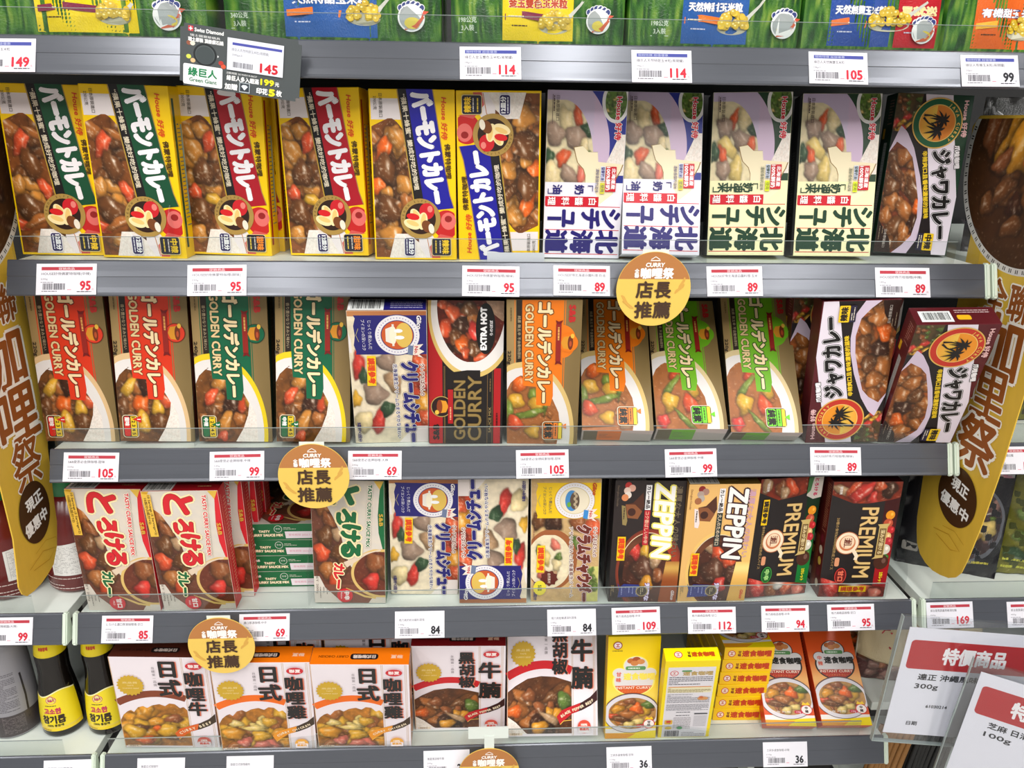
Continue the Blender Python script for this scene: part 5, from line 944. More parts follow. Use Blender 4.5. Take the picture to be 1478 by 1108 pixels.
def promo_card():
    w, h = 97.5, 47.5
    o = empty('promotion_card'); bm = bmesh.new(); bm_box(bm, -w/2000, w/2000, -.0006, .0, 0, h/1000); bmesh.ops.bevel(bm, geom=[e for e in bm.edges if abs(e.verts[0].co.y-e.verts[1].co.y) > 1e-5], offset=.003, segments=5, affect='EDGES'); bm_obj('backing_board', bm, mat_cache('grey_card', (72, 78, 80), .5), o)
    p = Pr(lambda a, b, e: (a-w/2000, 0*a-.0006-e, b), None, o, 'paper'); W = (246, 246, 246)
    p.part('pan_picture'); p.ell(20, 25.5, 9.4, 8.6, (40, 44, 46)); p.ell(20, 25.5, 7.8, 7.2, (84, 92, 94)); p.ell(20, 25.2, 7.2, 6.6, (70, 78, 80)); p.poly([(30, 26.6), (31.2, 25.6), (30, 24.6)], W)
    for x, y, c in ((7, 33, (150, 90, 70)), (10, 33, (240, 230, 210)), (7, 22.6, (214, 220, 90)), (10.4, 20, (230, 190, 140)), (35, 18.6, (226, 90, 60)), (33, 21, (190, 60, 50))): p.ell(x, y, 2, 1.7, c)
    p.part('lettering'); p.rect(6.4, 42, 10.4, 46, (214, 70, 80)); p.star(8.4, 44, .7, 1.9, 4, W); p.txt('Swiss Diamond', 23, 43.6, 4, W, w=23, b=.15); p.txt('瑞士國寶級鍋具', 20, 39.2, 2, W, w=24); p.txt('瑞士原裝 頂級鑽石鍋', 20.5, 36, 3.4, W, w=28, b=.15)
    p.txt('活動期間 2019/05/14-06/27', 50, 14.6, 1.9, W, w=25); p.txt('綠巨人多入組滿', 51, 10.8, 4.2, W, w=26, b=.2); p.txt('199', 71, 11.4, 6.4, (246, 232, 40), w=10.6, b=.35); p.txt('元', 79, 11, 3.6, W, b=.15); p.txt('加贈', 41.6, 4, 5, W, w=10, b=.25); p.txt('印花', 67, 4, 5, W, w=9, b=.25); p.txt('5', 75, 4, 7, (246, 232, 40), w=4.6, b=.5); p.txt('枚', 81, 4.2, 5, W, w=4.4, b=.25)
    p.part('stamp_picture'); p.rect(48.4, .8, 57, 8.6, (180, 190, 196)); p.rect(49, 1.6, 56.4, 8, (56, 62, 70)); p.poly([(50, 5.6), (51.4, 6.8), (54, 6.8), (55.4, 5.6), (52.7, 2.6)], (226, 236, 240))
    p.part('brand_panel'); p.rrect(3, 1.2, 34.6, 17, 1.4, (250, 250, 250)); p.txt('綠巨人', 18.6, 11.2, 7, (30, 130, 80), w=23, b=.3); p.txt('Green Giant', 19, 5.2, 4.2, (60, 120, 90), w=22, b=.12)
    p.part('price_slip'); p.rect(38, 17, 83.4, 41.6, (232, 234, 244)); p.rect(42, 36.4, 82, 38.4, (78, 84, 170)); p.txt('綠巨人天然特甜玉米粒(易開罐)', 56.5, 33, 2.5, (130, 130, 140), w=30); p.txt('340gx3', 46, 29, 2, (140, 140, 150), w=8); p.bars(43, 19.4, 59, 23.6, (90, 88, 96), 5); p.txt('145', 72, 22, 9.6, (210, 36, 52), w=14, b=.4)
    p.done(); o.matrix_world = mtx(-.2275, -.0185, 1.3435, 0, 0, 7.5)
    prop(o, 'dark grey promotion card with frying pan and price slip 145', 'sign')
promo_card()

prop(box('blank_card', -.0205, .0330, .0040, .0046, ZS[1]-.0019, ZS[1]+.0085, mat_cache('tag_paper', (232, 230, 238), .6)), 'blank white card lying against the foot of the upside-down blue-banded box', 'card')
# ---------------------------------------------------------------- shrink-wrapped corn tins
def streaks(X, Y):
    n = noise(X*.55+2.5*noise(X*.05, Y*.06, 2), Y*.07, 4); m = fbm(X*.05, Y*.05, 8); k = np.clip(n*1.1-.15+.5*(m-.5), 0, 1)
    return np.stack([22+118*k**1.5, 66+98*k, 20+46*k**2], 1)
def corn_pack(x0, x1, parts, label, y=0.012, yaw=0.0, D=.072, H=.112):
    W = x1-x0; w = W*1000; h = H*1000; o = empty('corn_tin_multipack')
    n = max(2, round(W/.062))
    def depth(a): return -.0035*np.abs(np.sin(np.pi*np.clip(a, 0, W)/W*n))**.7
    fr = lambda a, b, e: (a-W/2, depth(a)+.004-e+.0012*np.sin(a*190+b*60)*np.clip(b/.05, 0, 1)+.006*np.clip(1-b/.006, 0, 1)**2, b+0*a)
    nx, nz = 40, 16; vs = []; fs = []; cols = []
    A = np.linspace(0, W, nx+1); B = np.linspace(0, H, nz+1)
    for yy in (0, 1):
        for b in B:
            for a in A:
                X, Y, Z = fr(np.array(a), np.array(b), 0.0); vs.append((float(X), float(Y) if yy == 0 else D-float(Y), float(Z)))
    N = (nx+1)*(nz+1); row = nx+1
    for j in range(nz):
        for i in range(nx):
            q = j*row+i; fs.append((q, q+1, q+1+row, q+row)); fs.append((N+q+row, N+q+1+row, N+q+1, N+q))
    for j in range(nz): fs.append((j*row, j*row+row, N+j*row+row, N+j*row)); fs.append((j*row+nx, N+j*row+nx, N+(j+1)*row+nx, (j+1)*row+nx))
    for i in range(nx): fs.append((i, N+i, N+i+1, i+1)); q = nz*row; fs.append((q+i, q+i+1, N+q+i+1, N+q+i))
    P = np.array(vs)*1000; mesh_obj('tin_sleeve', vs, fs, M['film'], o, lina(streaks(P[:, 0]+x0*1000, P[:, 2])), True)
    p = Pr(fr, None, o, 'film', L0=6)
    p.part('leaf_print'); p.photo(const(.2), const(h-.5), .3, w-.3, lambda X, Y: streaks(X+x0*1000, Y), 1.2)
    for kind, a0, a1, *r in parts:
        if kind == 'label':
            p.part('name_label'); c, t, tc, rc = r; q = (a1-a0)
            p.photo(const(.3), const(h-1), a0, a1, lambda X, Y: np.array([c], float)*(.88+.2*fbm(X*.06, Y*.06, 3))[:, None], 3)
            p.txt(t, (a0+a1)/2, 35.5, 7.4, tc, w=q*.82, b=.4, o=((.6, (250, 244, 220) if tc != (250, 250, 250) else (30, 60, 130)),)); p.poly([(a0+2, 27), (a0+q*.3, 29.5), (a0+q*.62, 27), (a0+q*.6, 21.5), (a0+q*.3, 24), (a0+2, 22)], rc); p.lines(a0+5, a0+q*.55, 25.2, 25.2, 1, (246, 226, 190), 1.3)
            p.lines(a0+8, a0+q*.5, 18, 18, 1, (80, 50, 20) if c[0] > 200 else (210, 214, 236), 1)
        elif kind == 'corn':
            p.part('corn_spoon_picture'); cx = (a0+a1)/2; cy = r[0] if r else 22; rx = (a1-a0)/2
            p.line([(cx+rx*.6, cy), (cx+rx*1.1, cy+7), (cx+rx*1.7, cy+15), (cx+rx*2.2, cy+24)], [6, 3, 2, 2], (206, 206, 196)); p.ell(cx, cy-3, rx, 5.4, (190, 186, 160))
            rr = random.Random(int(cx))
            for k in range(46):
                x = cx+rr.uniform(-1, 1)*rx*.92; t = (x-cx)/rx; yv = cy-3+rr.uniform(0, 1)*13*math.sqrt(max(.05, 1-t*t)); b = rr.uniform(.8, 1)
                p.ell(x, yv, 2.7, 2.5, (int(246*b), int(206*b), int(50*b)), n=12); p.ell(x-.5, yv+.7, 1.0, .7, (255, 240, 160), n=8)
        elif kind == 'badge':
            p.part('round_badge'); cx = (a0+a1)/2; R0 = (a1-a0)/2; cy = r[0] if r else 20
            for k in range(6): p.ell(cx-R0*.75+R0*.3*k, cy+R0*(.66+.3*math.sin(k*.6)), 3, 3, (244, 244, 246), n=14); p.ell(cx-R0*.75+R0*.3*k, cy+R0*(.66+.3*math.sin(k*.6)), 2.4, 2.4, (50, 64, 130), n=14)
            p.ell(cx, cy, R0, R0*.95, (246, 246, 244)); p.ell(cx, cy, R0*.88, R0*.84, (170, 176, 176)); p.ell(cx+1, cy-R0*.35, R0*.6, R0*.4, (226, 206, 80)); p.line([(cx-R0*.5, cy-R0*.8), (cx+R0*.3, cy-R0*.6), (cx+R0*.9, cy+R0*.1)], [1, 3.4, 2], (214, 96, 60)); p.poly([(cx+R0*.7, cy), (cx+R0*1.3, cy+R0*.45), (cx+R0*.9, cy+R0*.5)], (220, 80, 50))
        elif kind == 'weight':
            p.part('weight_text'); p.txt(r[0], (a0+a1)/2, 22, 5, (214, 226, 206), w=15, b=.1); p.txt(r[1], (a0+a1)/2, 15.6, 5, (214, 226, 206), w=11, b=.1); p.rrect((a0+a1)/2-8, 11.6, (a0+a1)/2+8, 12.2, .2, (200, 216, 196))
    p.done(); o.matrix_world = mtx((x0+x1)/2, y, ZS[0]-.002, 0, yaw, 0)
    prop(o, label, 'corn tins'); return o
Yl, Bl = (250, 216, 8), (30, 92, 170)
corn_pack(-.462, -.2585, [('label', 62, 146, Yl, '金玉雙色玉米粒', (190, 60, 20), (130, 40, 70)), ('corn', 114, 140, 21), ('badge', 160, 184, 20)], 'shrink-wrapped corn tins with yellow label, leftmost pack')
corn_pack(-.244, -.0605, [('weight', 4, 22, '340公克', '3入裝'), ('label', 51, 129, Bl, '天然特甜玉米粒', (250, 250, 250), (236, 120, 30)), ('corn', 104, 132, 24), ('badge', 147, 170, 22)], 'shrink-wrapped corn tins with blue label, behind the dark promotion card')
corn_pack(-.0515, .0985, [('weight', 4, 24, '198公克', '3入裝'), ('label', 44, 105, Yl, '金玉雙色玉米粒', (190, 60, 20), (130, 40, 70)), ('corn', 76, 102, 20), ('badge', 116, 137, 22)], 'shrink-wrapped corn tins with yellow label, near the top centre')
corn_pack(.1025, .2535, [('weight', 18, 36, '198公克', '3入裝'), ('label', 46, 104, Bl, '天然特甜玉米粒', (250, 250, 250), (236, 120, 30)), ('corn', 78, 104, 22), ('badge', 124, 147, 22)], 'shrink-wrapped corn tins with blue label, above the second 114 tag')
corn_pack(.2570, .3825, [('label', 22, 78, (36, 76, 160), '天然無鹽玉米粒', (250, 250, 250), (240, 120, 60)), ('label', 82, 121, (196, 24, 40), '買就送', (250, 230, 160), (196, 24, 40)), ('corn', 58, 94, 27), ('badge', 96, 117, 19)], 'shrink-wrapped corn tins with blue and red label, above the 105 tag')
corn_pack(.3870, .5200, [('label', 24, 92, (232, 104, 30), '有機甜玉米粒', (250, 250, 250), (240, 180, 60)), ('corn', 56, 84, 22)], 'shrink-wrapped corn tins with orange label, rightmost pack', y=.014)
corn_pack(-.245, -.06, [], 'green corn tin pack in the second row behind the blue label pack', y=.09)

# ---------------------------------------------------------------- bottles of the left bay
def cyl(rf, zo=0.0, ph=0.0): return lambda a, b, e: ((np.vectorize(rf)(b+zo)+e)*np.sin(a/.024+ph), -(np.vectorize(rf)(b+zo)+e)*np.cos(a/.024+ph), b+zo+0*a)
def oil_bottle(x, y, rot, label):
    o = empty('sesame_oil_bottle')
    pr = [(.0, .0), (.0215, .0008), (.0232, .004), (.0232, .014), (.0226, .03), (.0208, .05), (.0184, .066), (.0168, .078), (.0166, .088), (.0172, .1), (.0170, .105), (.0150, .116), (.0135, .124), (.0128, .13)]
    lathe('glass_body', pr, M['soy'], o)
    rf = pl(*[(z, r) for r, z in pr[1:]])
    lathe('neck_band', [(.0164, .1055), (.0170, .106), (.0158, .1145), (.0142, .1225), (.0136, .124)], mat_cache('yellow_band', (246, 220, 20), .35), o)
    lathe('cap', [(.0125, .124), (.0142, .127), (.0142, .150), (.013, .1525), (.0, .1527)], mat_cache('yellow_cap', (240, 206, 20), .3), o)
    p = Pr(cyl(rf, .009), None, o, 'film', L0=8)
    p.part('front_label'); top = lambda t: 49+3*math.sin(t*.12)+.07*t
    p.photo(const(1), top, -33, 33, lambda X, Y: np.stack([246+0*X, 222-8*(Y < 6), 30+0*X], 1), 1.5, 18); p.line([(t, top(t)+.4) for t in np.linspace(-33, 33, 40)], 1.4, (250, 244, 190)); p.line([(t, 6) for t in np.linspace(-33, 33, 40)], .8, (226, 196, 120))
    p.part('label_lettering'); p.ell(0, 42, 6.6, 4.6, (200, 60, 110)); p.ell(0, 44, 3.6, 3.6, (200, 60, 110)); p.ell(0, 42, 5.6, 3.6, (240, 226, 150)); p.ell(0, 44, 2.6, 2.6, (240, 226, 150)); p.txt('오뚜기', 0, 42, 3.6, (180, 50, 100), w=8.4, b=.2); p.lines(-8, 8, 35, 35, 1, (70, 50, 20), 1)
    p.txt('고소한', 0, 28, 8, (200, 50, 90), w=20, b=.5); p.txt('참기름', 0, 17, 11.5, (50, 32, 14), w=26, b=.6); p.txt('100% 통참깨', 1, 9, 3.4, (60, 50, 20), w=18, b=.15); p.lines(-31, -22, 14, 44, 12, (120, 100, 30), .8); p.lines(-18, 20, 3, 3, 1, (150, 110, 40), 1)
    p.done()
    q = Pr(cyl(rf, .108), None, o, 'film', L0=40).part('band_lettering'); q.txt('볶음참깨', 0, 9, 4.4, (214, 60, 20), w=15, b=.3); q.done()
    o.matrix_world = mtx(x, y, ZS[4]-.002, 0, rot, 0); prop(o, label, 'bottle'); return o
oil_bottle(-.5215, .052, 4, 'black oil bottle with yellow label, left one beside the grey bottle')
oil_bottle(-.4690, .053, 2, 'black oil bottle with yellow label, right one beside the brown-topped meal box')
for k, (x, y) in enumerate(((-.500, .13), (-.462, .14))):
    o = empty('sesame_oil_bottle'); lathe('glass_body', [(0, 0), (.026, .004), (.026, .05), (.019, .08), (.021, .1), (.016, .13)], M['soy'], o, 24); lathe('cap', [(.0145, .124), (.0168, .127), (.0168, .15), (0, .1527)], mat_cache('yellow_cap', (240, 206, 20), .3), o, 24)
    o.location = (x, y, ZS[4]-.002); prop(o, 'dark oil bottle standing in the shade behind the %s yellow-labelled bottle' % ('left', 'right')[k], 'bottle')
def grey_bottle(x, y, label):
    o = empty('seasoning_bottle'); pr = [(0, 0), (.026, .001), (.0275, .004), (.0275, .028), (.0268, .05), (.0255, .09), (.0235, .112), (.021, .125)]
    lathe('bottle_body', pr, mat_cache('grey_bottle', (150, 148, 154), .35), o); lathe('cap', [(.02, .122), (.0215, .124), (.021, .15), (0, .152)], mat_cache('speckled_cap', (64, 52, 54), .5, noise=.8, scale=220), o)
    rf = pl(*[(z, r) for r, z in pr[1:]]); p = Pr(cyl(rf, .002), None, o, 'film', L0=8)
    p.part('label_print'); p.photo(const(2), const(30), -40, 40, lambda X, Y: np.stack([70+0*X, 62+0*X, 64+0*X], 1), 2, 6); p.lines(2, 22, 6, 28, 14, (130, 120, 120), .6, 2); p.lines(-4, 20, 36, 84, 24, (90, 86, 94), .8, 3); p.line([(26, 20), (27, 50), (26, 80)], 2, (50, 46, 50)); p.done()
    o.matrix_world = mtx(x, y, ZS[4]-.002, 0, 0, 0); prop(o, label, 'bottle')
grey_bottle(-.5785, .055, 'grey seasoning bottle with fine print left of the oil bottles')
def sauce_bottle(x, y, yaw, lab_ph, label):
    o = empty('chilli_sauce_bottle'); pr = [(0, 0), (.029, .001), (.0325, .006), (.0325, .068), (.0318, .080), (.027, .094), (.0195, .106), (.0150, .114)]
    lathe('bottle_body', pr, M['sauce'], o); lathe('cap', [(.0155, .110), (.017, .112), (.017, .132), (.013, .138), (.006, .158), (0, .159)], M['green'], o)
    rf = pl(*[(z, r) for r, z in pr[1:]]); p = Pr(cyl(rf, .0, lab_ph), None, o, 'film', L0=8)
    p.part('nutrition_label'); p.photo(const(24), pl((-13, 60), (30, 66)), -13, 30, lambda X, Y: np.stack([232+0*X, 230+0*X, 226+0*X], 1), 1.5, 10); p.lines(-11, 28, 27, 58, 22, (150, 146, 146), .6, 2)
    p.part('white_print'); p.lines(-30, 38, 8, 20, 4, (226, 206, 200), .9, 6); p.txt('SRIRACHA', -40, 34, 6, (240, 232, 226), w=26, b=.3); p.txt('HOT CHILLI SAUCE', -40, 26, 4.6, (240, 232, 226), w=30, b=.25); p.txt('475g/16.5oz', -40, 19.6, 4.4, (240, 232, 226), w=26, b=.2); p.ell(-40, 50, 11, 11, (226, 210, 200)); p.ell(-40, 50, 10.2, 10.2, (96, 26, 24)); p.poly([(-46, 46), (-40, 58), (-34, 46), (-40, 49)], (220, 204, 196)); p.done()
    o.matrix_world = mtx(x, y, ZS[3]-.002, 0, yaw, 0); prop(o, label, 'bottle')
sauce_bottle(-.4800, .0700, 8, 0, 'dark red chilli sauce bottle with white nutrition label, beside the red lettered box')
sauce_bottle(-.5500, .0560, 60, 0, 'dark red chilli sauce bottle with white print, at the left edge behind the gold banner')

# ---------------------------------------------------------------- gold hanging banners between the bays
def banner(X, side, outline, chars, oval, bowl, label):
    """upright board standing out between two bays; side +1 shows its face to the right"""
    o = empty('hanging_banner'); o.location = (X, 0, 0); t = .0006
    bm = bmesh.new(); a = [bm.verts.new((-t, y/1000, z/1000)) for y, z in outline]; b = [bm.verts.new((t, y/1000, z/1000)) for y, z in outline]; n = len(a)
    bm.faces.new(a); bm.faces.new(b[::-1]); [bm.faces.new((a[i], b[i], b[(i+1) % n], a[(i+1) % n])) for i in range(n)]
    bmesh.ops.recalc_face_normals(bm, faces=bm.faces); bm_obj('foam_board', bm, mat_cache('gold_board', (222, 182, 60), .5, noise=.10, scale=18), o)
    fr = (lambda A, B, e: (0*A+t+e, A, B)) if side > 0 else (lambda A, B, e: (0*A-t-e, -A, B))
    s = 1 if side > 0 else -1
    p = Pr(fr, None, o, 'board')
    p.part('pictures'); bx, bz, br = bowl; bx *= s
    zt = max(z for y, z in outline)-3; p.ell(bx, bz, br, br, (226, 222, 218), n=80, clip=(-999, 0, 999, zt)); 
    for k in range(70):
        th = k*2*math.pi/70
        if bz+br*math.sin(th) > zt-4: continue
        for d in (-.012, .012): p.add([(bx+rr*br*math.cos(th+d+dd), bz+rr*br*math.sin(th+d+dd)) for rr, dd in ((.95, 0), (.95, .012), (.985, .012), (.985, 0))], [(0, 1, 2, 3)], (54, 48, 46), False)
    p.layer += 1
    yy = outline[0][0]
    p.photo(ellf(bx, bz, br*.935, br*.935, -1), ellf(bx, bz, br*.935, br*.935, 1, hi=zt), bx-br*.93, bx+br*.93, food((74, 42, 18), [(bx-66, bz+34, 34, 13, 80, 'nut'), (bx-44, bz+32, 36, 13, 70, 'pump'), (bx-52, bz+30, 26, 7, 74, 'meat'), (bx-12, bz+24, 46, 20, 62, 'pump'), (bx-2, bz+16, 28, 12, 62, 'car'), (bx+2, bz+8, 16, 8, 60, 'cpot'), (bx+12, bz+44, 10, 7, 0, 'cpot'), (bx+30, bz+10, 26, 14, 80, 'car'), (bx-36, bz-30, 17, 9, 40, 'meat'), (bx+4, bz-34, 12, 17, 10, 'meat'), (bx-46, bz-4, 15, 9, 40, 'nut'), (bx+40, bz-40, 14, 10, 0, 'meat'), (bx-16, bz-62, 16, 9, 20, 'meat')], 81, .6, [('meat', 10, (bx-70, bz-70, bx+70, bz+70), (10, 16)), ('dmeat', 8, (bx-70, bz-60, bx+70, bz+10), (8, 14))]), 1.6)
    p.part('lettering')
    for ch, ca, cb, sw, sh in chars: p.txt(ch, ca*s, cb, sh, (150, 82, 30), w=sw, b=1.5 if sh > 50 else .8, o=((4.6 if sh > 50 else 2.4, (250, 244, 232)),), res=3, fit=True)
    p.part('oval_notice'); ox, oz, orx, orz = oval; ox *= s
    p.ell(ox, oz, orx, orz, (70, 42, 16), n=64); tl = 7*s
    p.txt('現正', ox+2, oz+orz*.36, 15, (250, 248, 244), w=28, b=.55, rot=tl); p.txt('優惠中', ox-1, oz-orz*.34, 15, (250, 248, 244), w=orx*1.5, b=.55, rot=tl)
    p.part('spice_sketch'); p.line([(ox-26, oz-orz-18), (ox, oz-orz-12), (ox+22, oz-orz-20), (ox+8, oz-orz-26), (ox-20, oz-orz-22)], .7, (190, 140, 30)); p.line([(ox-12, oz-orz-8), (ox+8, oz-orz-4), (ox+26, oz-orz-10)], .6, (196, 150, 40))
    p.done(); prop(o, label, 'banner'); return o
banner(.470, -1, [(50, 1225), (50, 960), (46, 905), (42, 890), (37, 877), (28, 868), (16, 864), (2, 863), (-12, 866), (-26, 871), (-36, 878), (-43, 888), (-48, 906), (-56, 948), (-64, 1005), (-69, 1060), (-84, 1225), (-96, 1334), (40, 1336), (72, 1336), (81, 1326), (77, 1270), (66, 1245)],
       [('全', -7, 1171, 30, 33), ('聯', -42, 1170, 32, 33), ('咖', -20, 1126, 70, 60), ('哩', -18, 1078, 66, 50), ('祭', -24, 1025, 56, 52)], (-13, 960, 32, 32), (-22, 1298, 104), 'gold hanging banner with brown lettering and bowl picture, at the right end of the shelves')
banner(-.4705, 1, [(42, 1225), (42, 1030), (34, 1002), (27, 945), (25, 922), (17, 898), (5, 883), (-8, 879), (-20, 877), (-34, 877), (-46, 879), (-52, 885), (-55, 895), (-52, 913), (-48, 943), (-50, 1000), (-62, 1100), (-84, 1225), (-98, 1326), (40, 1328), (64, 1328), (71, 1318), (68, 1262), (58, 1240)],
       [('全', -26, 1158, 32, 33), ('聯', 10, 1158, 34, 35), ('咖', -12, 1108, 70, 58), ('哩', -4, 1052, 62, 52), ('祭', -5, 1002, 46, 50)], (-9, 951, 26, 32), (-28, 1286, 102), 'gold hanging banner with brown lettering, at the left end of the shelves')

# ---------------------------------------------------------------- pouches and cartons of the right bay
def pouch(x, y, z, w, h, yaw, base, decorate, label, name='noodle_pouch', lean=6, roll=0, bulge=.016):
    W, H = w/1000, h/1000; o = empty(name)
    def dp(a, b): return bulge*(np.clip(np.sin(np.pi*np.clip(a, 0, W)/W), 0, 1)**.6)*(np.clip(np.sin(np.pi*np.clip(b, 0, H)/H), 0, 1)**.5)
    fr = lambda a, b, e: (a-W/2, bulge-dp(a, b)-e+.0008*np.sin(a*260+b*180), b+0*a)
    n = 16; A = np.linspace(0, W, n+1); B = np.linspace(0, H, n+1); vs = []; fs = []
    for k in (0, 1):
        for b in B:
            for a in A:
                X, Y, Z = fr(np.array(a), np.array(b), 0.); vs.append((float(X), float(Y) if k == 0 else bulge*2-float(Y), float(Z)))
    N = (n+1)**2
    for j in range(n):
        for i in range(n): q = j*(n+1)+i; fs += [(q, q+1, q+n+2, q+n+1), (N+q+n+1, N+q+n+2, N+q+1, N+q)]
    for j in range(n): q = j*(n+1); fs += [(q, q+n+1, N+q+n+1, N+q), (q+n, N+q+n, N+q+2*n+1, q+2*n+1), (j, N+j, N+j+1, j+1), (n*(n+1)+j, n*(n+1)+j+1, N+n*(n+1)+j+1, N+n*(n+1)+j)]
    mesh_obj('pouch_film', vs, fs, M['film'], o, np.tile(lina(base), (len(vs), 1)), True)
    p = Pr(fr, None, o, 'film', L0=8); decorate(p, w, h); p.done()
    o.matrix_world = mtx(x, y, z, lean, yaw, roll); prop(o, label, 'pouch'); return o
def deco_dark(p, w, h):
    p.part('food_picture'); p.photo(ellf(w*.56, h*.42, w*.42, h*.33, -1), ellf(w*.56, h*.42, w*.42, h*.33, 1), w*.15, w*.97, lambda X, Y: np.stack([96+0*X, 98+0*X, 106+0*X], 1), 2); p.photo(ellf(w*.56, h*.43, w*.39, h*.3, -1), ellf(w*.56, h*.43, w*.39, h*.3, 1), w*.18, w*.94, food((66, 50, 52), [(w*.8, h*.4, 11, 12, 20, 'egg'), (w*.6, h*.34, 16, 9, 0, 'ypot'), (w*.7, h*.52, 16, 5, 40, 'pork'), (w*.62, h*.6, 8, 6, 0, 'cpot')], 91, .5, [('whi', 8, (w*.3, h*.25, w*.9, h*.65), (3, 7)), ('pork', 6, (w*.3, h*.25, w*.9, h*.65), (5, 9)), ('leaf', 6, (w*.3, h*.25, w*.9, h*.65), (3, 6))]), 1.2)
    p.part('pouch_lettering'); p.photo(const(h*.8), const(h-2), 2, w-2, lambda X, Y: np.stack([200-20*(np.sin(X*.2) > .3), 186-60*(np.sin(X*.2+Y*.3) > .6), 190-40*(np.sin(X*.2+Y*.3) > .6)], 1), 2); p.lines(w*.3, w*.9, h*.09, h*.13, 2, (190, 180, 70), 3, 3); p.rrect(4, h*.13, w*.2, h*.2, 2, (150, 146, 140))
def deco_green(p, w, h):
    p.part('food_picture'); p.photo(const(3), const(h*.86), 3, w-3, food((112, 110, 36), [(w*.25, h*.5, 14, 8, 0, 'leaf'), (w*.3, h*.62, 12, 6, 30, 'pump')], 92, .5, [('leaf', 9, (4, h*.2, w, h*.8), (6, 12)), ('bro', 6, (4, 8, w, h*.4), (8, 14)), ('egg', 4, (4, h*.4, w, h*.8), (4, 8)), ('rcar', 5, (4, h*.2, w, h*.7), (4, 8))]), 1.6)
    p.part('pouch_lettering'); p.rrect(5, h*.7, w*.6, h*.78, 2, (60, 44, 30)); p.txt('蔬食', w*.3, h*.74, 8, (200, 170, 90), b=.3); p.lines(6, w*.7, h*.08, h*.14, 2, (190, 190, 70), 3, 3)
def deco_red(p, w, h):
    rr = random.Random(3); p.part('spice_print')
    for k in range(48): p.ell(w*.16+rr.uniform(0, .8)*w, h*.24+rr.uniform(0, .72)*h, rr.uniform(.6, 3.4), rr.uniform(.5, 1.4), (168+rr.randint(-20, 20), 40, 44), rot=rr.uniform(0, 180), n=10)
    p.photo(const(2), lambda x: max(3, h*.22-.2*x), 1, w-1, food((90, 44, 40), [], 95, .6, [('pork', 8, (0, 0, w, h*.4), (6, 10)), ('meat', 6, (0, 0, w, h*.4), (5, 9)), ('nut', 4, (0, 0, w, h*.4), (4, 7))]), 1.5); p.line([(1, 4), (1, h-3)], 1, (236, 228, 210))
def deco_swirl(p, w, h):
    p.part('swirl_print'); p.line([(w*.2, h*.8), (w*.4, h*.88), (w*.5, h*.76), (w*.7, h*.86)], [2, 5, 3, 2], (110, 70, 24)); p.txt('Tainoodle', w*.5, h*.62, 8, (96, 76, 30), w=w*.6, b=.2)
pouch(.5190, .048, ZS[3]-.002, 106, 160, -24, (30, 29, 34), deco_dark, 'black noodle pouch with bowl picture, directly behind the banner tip', lean=4)
pouch(.6260, .034, ZS[3]-.002, 96, 160, -6, (64, 70, 26), deco_green, 'olive green noodle pouch at the right edge of the picture', lean=4)
pouch(.4975, .085, ZS[4]-.001, 74, 165, -12, (206, 190, 150), deco_red, 'cream pouch with red chilli print behind the special price sign', 'spice_pouch', lean=6)
pouch(.5900, .085, ZS[4]-.001, 84, 165, 4, (214, 196, 150), deco_red, 'cream pouch with red chilli print, further right behind the sign', 'spice_pouch', lean=6)
pouch(.5560, .060, ZS[2]-.002, 90, 140, -8, (58, 52, 34), deco_green, 'dark vegetable noodle pouch behind the gold banner at right', lean=5)
pouch(.5450, .075, ZS[1]-.002, 110, 158, -8, (20, 19, 20), deco_swirl, 'black noodle pouch with brown swirl above the bowl picture', lean=3)
def bundle(x, y, z, m, n, L, label, name):
    o = empty(name, (x, y, z)); bm = bmesh.new()
    for k in range(n):
        for j in range(2):
            a = (k-(n-1)/2)*.0062; pts = [(a+.002*math.sin(t*2+k), j*.0062+.004*math.sin(t*3.1), L*t) for t in np.linspace(0, 1, 9)]
            rings = [[bm.verts.new((px+.0034*math.cos(q), py+.0034*math.sin(q), pz)) for q in np.linspace(0, 2*math.pi, 8, endpoint=False)] for px, py, pz in pts]
            for r0, r1 in zip(rings, rings[1:]):
                for i in range(8): bm.faces.new((r0[i], r0[(i+1) % 8], r1[(i+1) % 8], r1[i]))
            bm.faces.new(rings[0][::-1]); bm.faces.new(rings[-1])
    bm_obj('strands', bm, m, o, True); o.rotation_euler = (R(-8), R(12), 0); prop(o, label, 'bundle')
    return o
bundle(.468, .020, .4905, M['tan'], 7, .125, 'tan ribbed bundle on the low shelf under the price signs', 'dried_noodle_bundle')
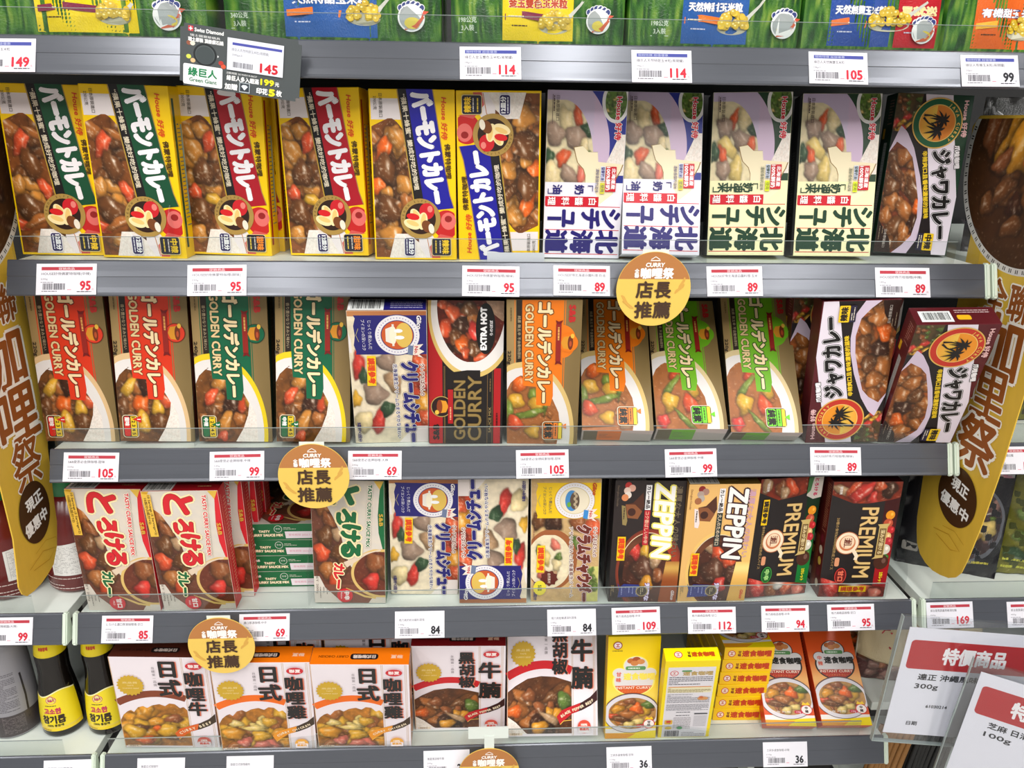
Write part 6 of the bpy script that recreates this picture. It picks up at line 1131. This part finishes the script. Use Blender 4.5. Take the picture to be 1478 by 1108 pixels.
bundle(.522, .022, .4905, M['ink'], 8, .125, 'black ribbed bundle on the low shelf under the price signs', 'dried_seaweed_bundle')

# ---------------------------------------------------------------- special price signs
def sale_sign(pose, W, H, title2, wt, foot, label):
    o = empty('sale_sign'); w, h = W*1000, H*1000
    box('acrylic_front', -.010, W+.008, -.0026, -.0014, -.010, H+.013, M['acryl'], o); box('acrylic_back', -.010, W+.008, .0012, .0024, -.010, H+.013, M['acryl'], o)
    bm = bmesh.new(); bm_box(bm, -.0105, -.0095, -.0026, .0024, -.010, H+.013); bm_box(bm, -.0105, W+.008, -.0026, .0024, -.0105, -.0098); bm_box(bm, W+.0078, W+.0085, -.0026, .0024, -.010, H+.013); bm_obj('acrylic_edge', bm, M['edge'], o)
    box('paper_card', 0, W, -.0004, .0004, 0, H, mat_cache('sign_paper', (236, 234, 242), .6), o)
    p = Pr(lambda A, B, e: (A, 0*A-.0004-e, B), None, o, 'paper')
    p.part('red_heading'); p.rrect(5.5, h-48, 133, h-14, 4, (186, 38, 44)); p.txt('特價商品', 73 if foot else 67, h-31, 19, (250, 246, 246), w=64, b=.75, fit=True)
    p.part('printed_text'); p.txt(title2, 52, h-57, 8, (40, 40, 46), w=62, b=.25); p.txt(wt, 32, h-68, 8, (40, 40, 46), w=24, b=.2)
    if foot: p.txt(foot, 48, 36, 5, (50, 50, 56), w=22, b=.15); p.txt('日期', 27, 14, 5.4, (50, 50, 56), w=11, b=.12)
    p.done()
    box('clip', W*.60, W*.60+.022, -.004, .016, -.022, -.009, M['ink'], o, .001)
    box('support_arm', W*.60+.008, W*.60+.014, .012, .125, -.019, -.013, M['ink'], o)
    o.matrix_world = mtx(*pose); prop(o, label, 'sign')
sale_sign((.3955, -.080, .7205, 1.5, -3.5, 3.6), .156, .128, '達正 沖繩風味', '300g', '61030214', 'clear sign holder with special price card reading 300g, the rear one')
sale_sign((.4580, -.1000, .6880, 0, -27, 4.5), .150, .127, '芝麻 日清炸油粉', '100g', '', 'clear sign holder with special price card reading 100g, the nearer tilted one')
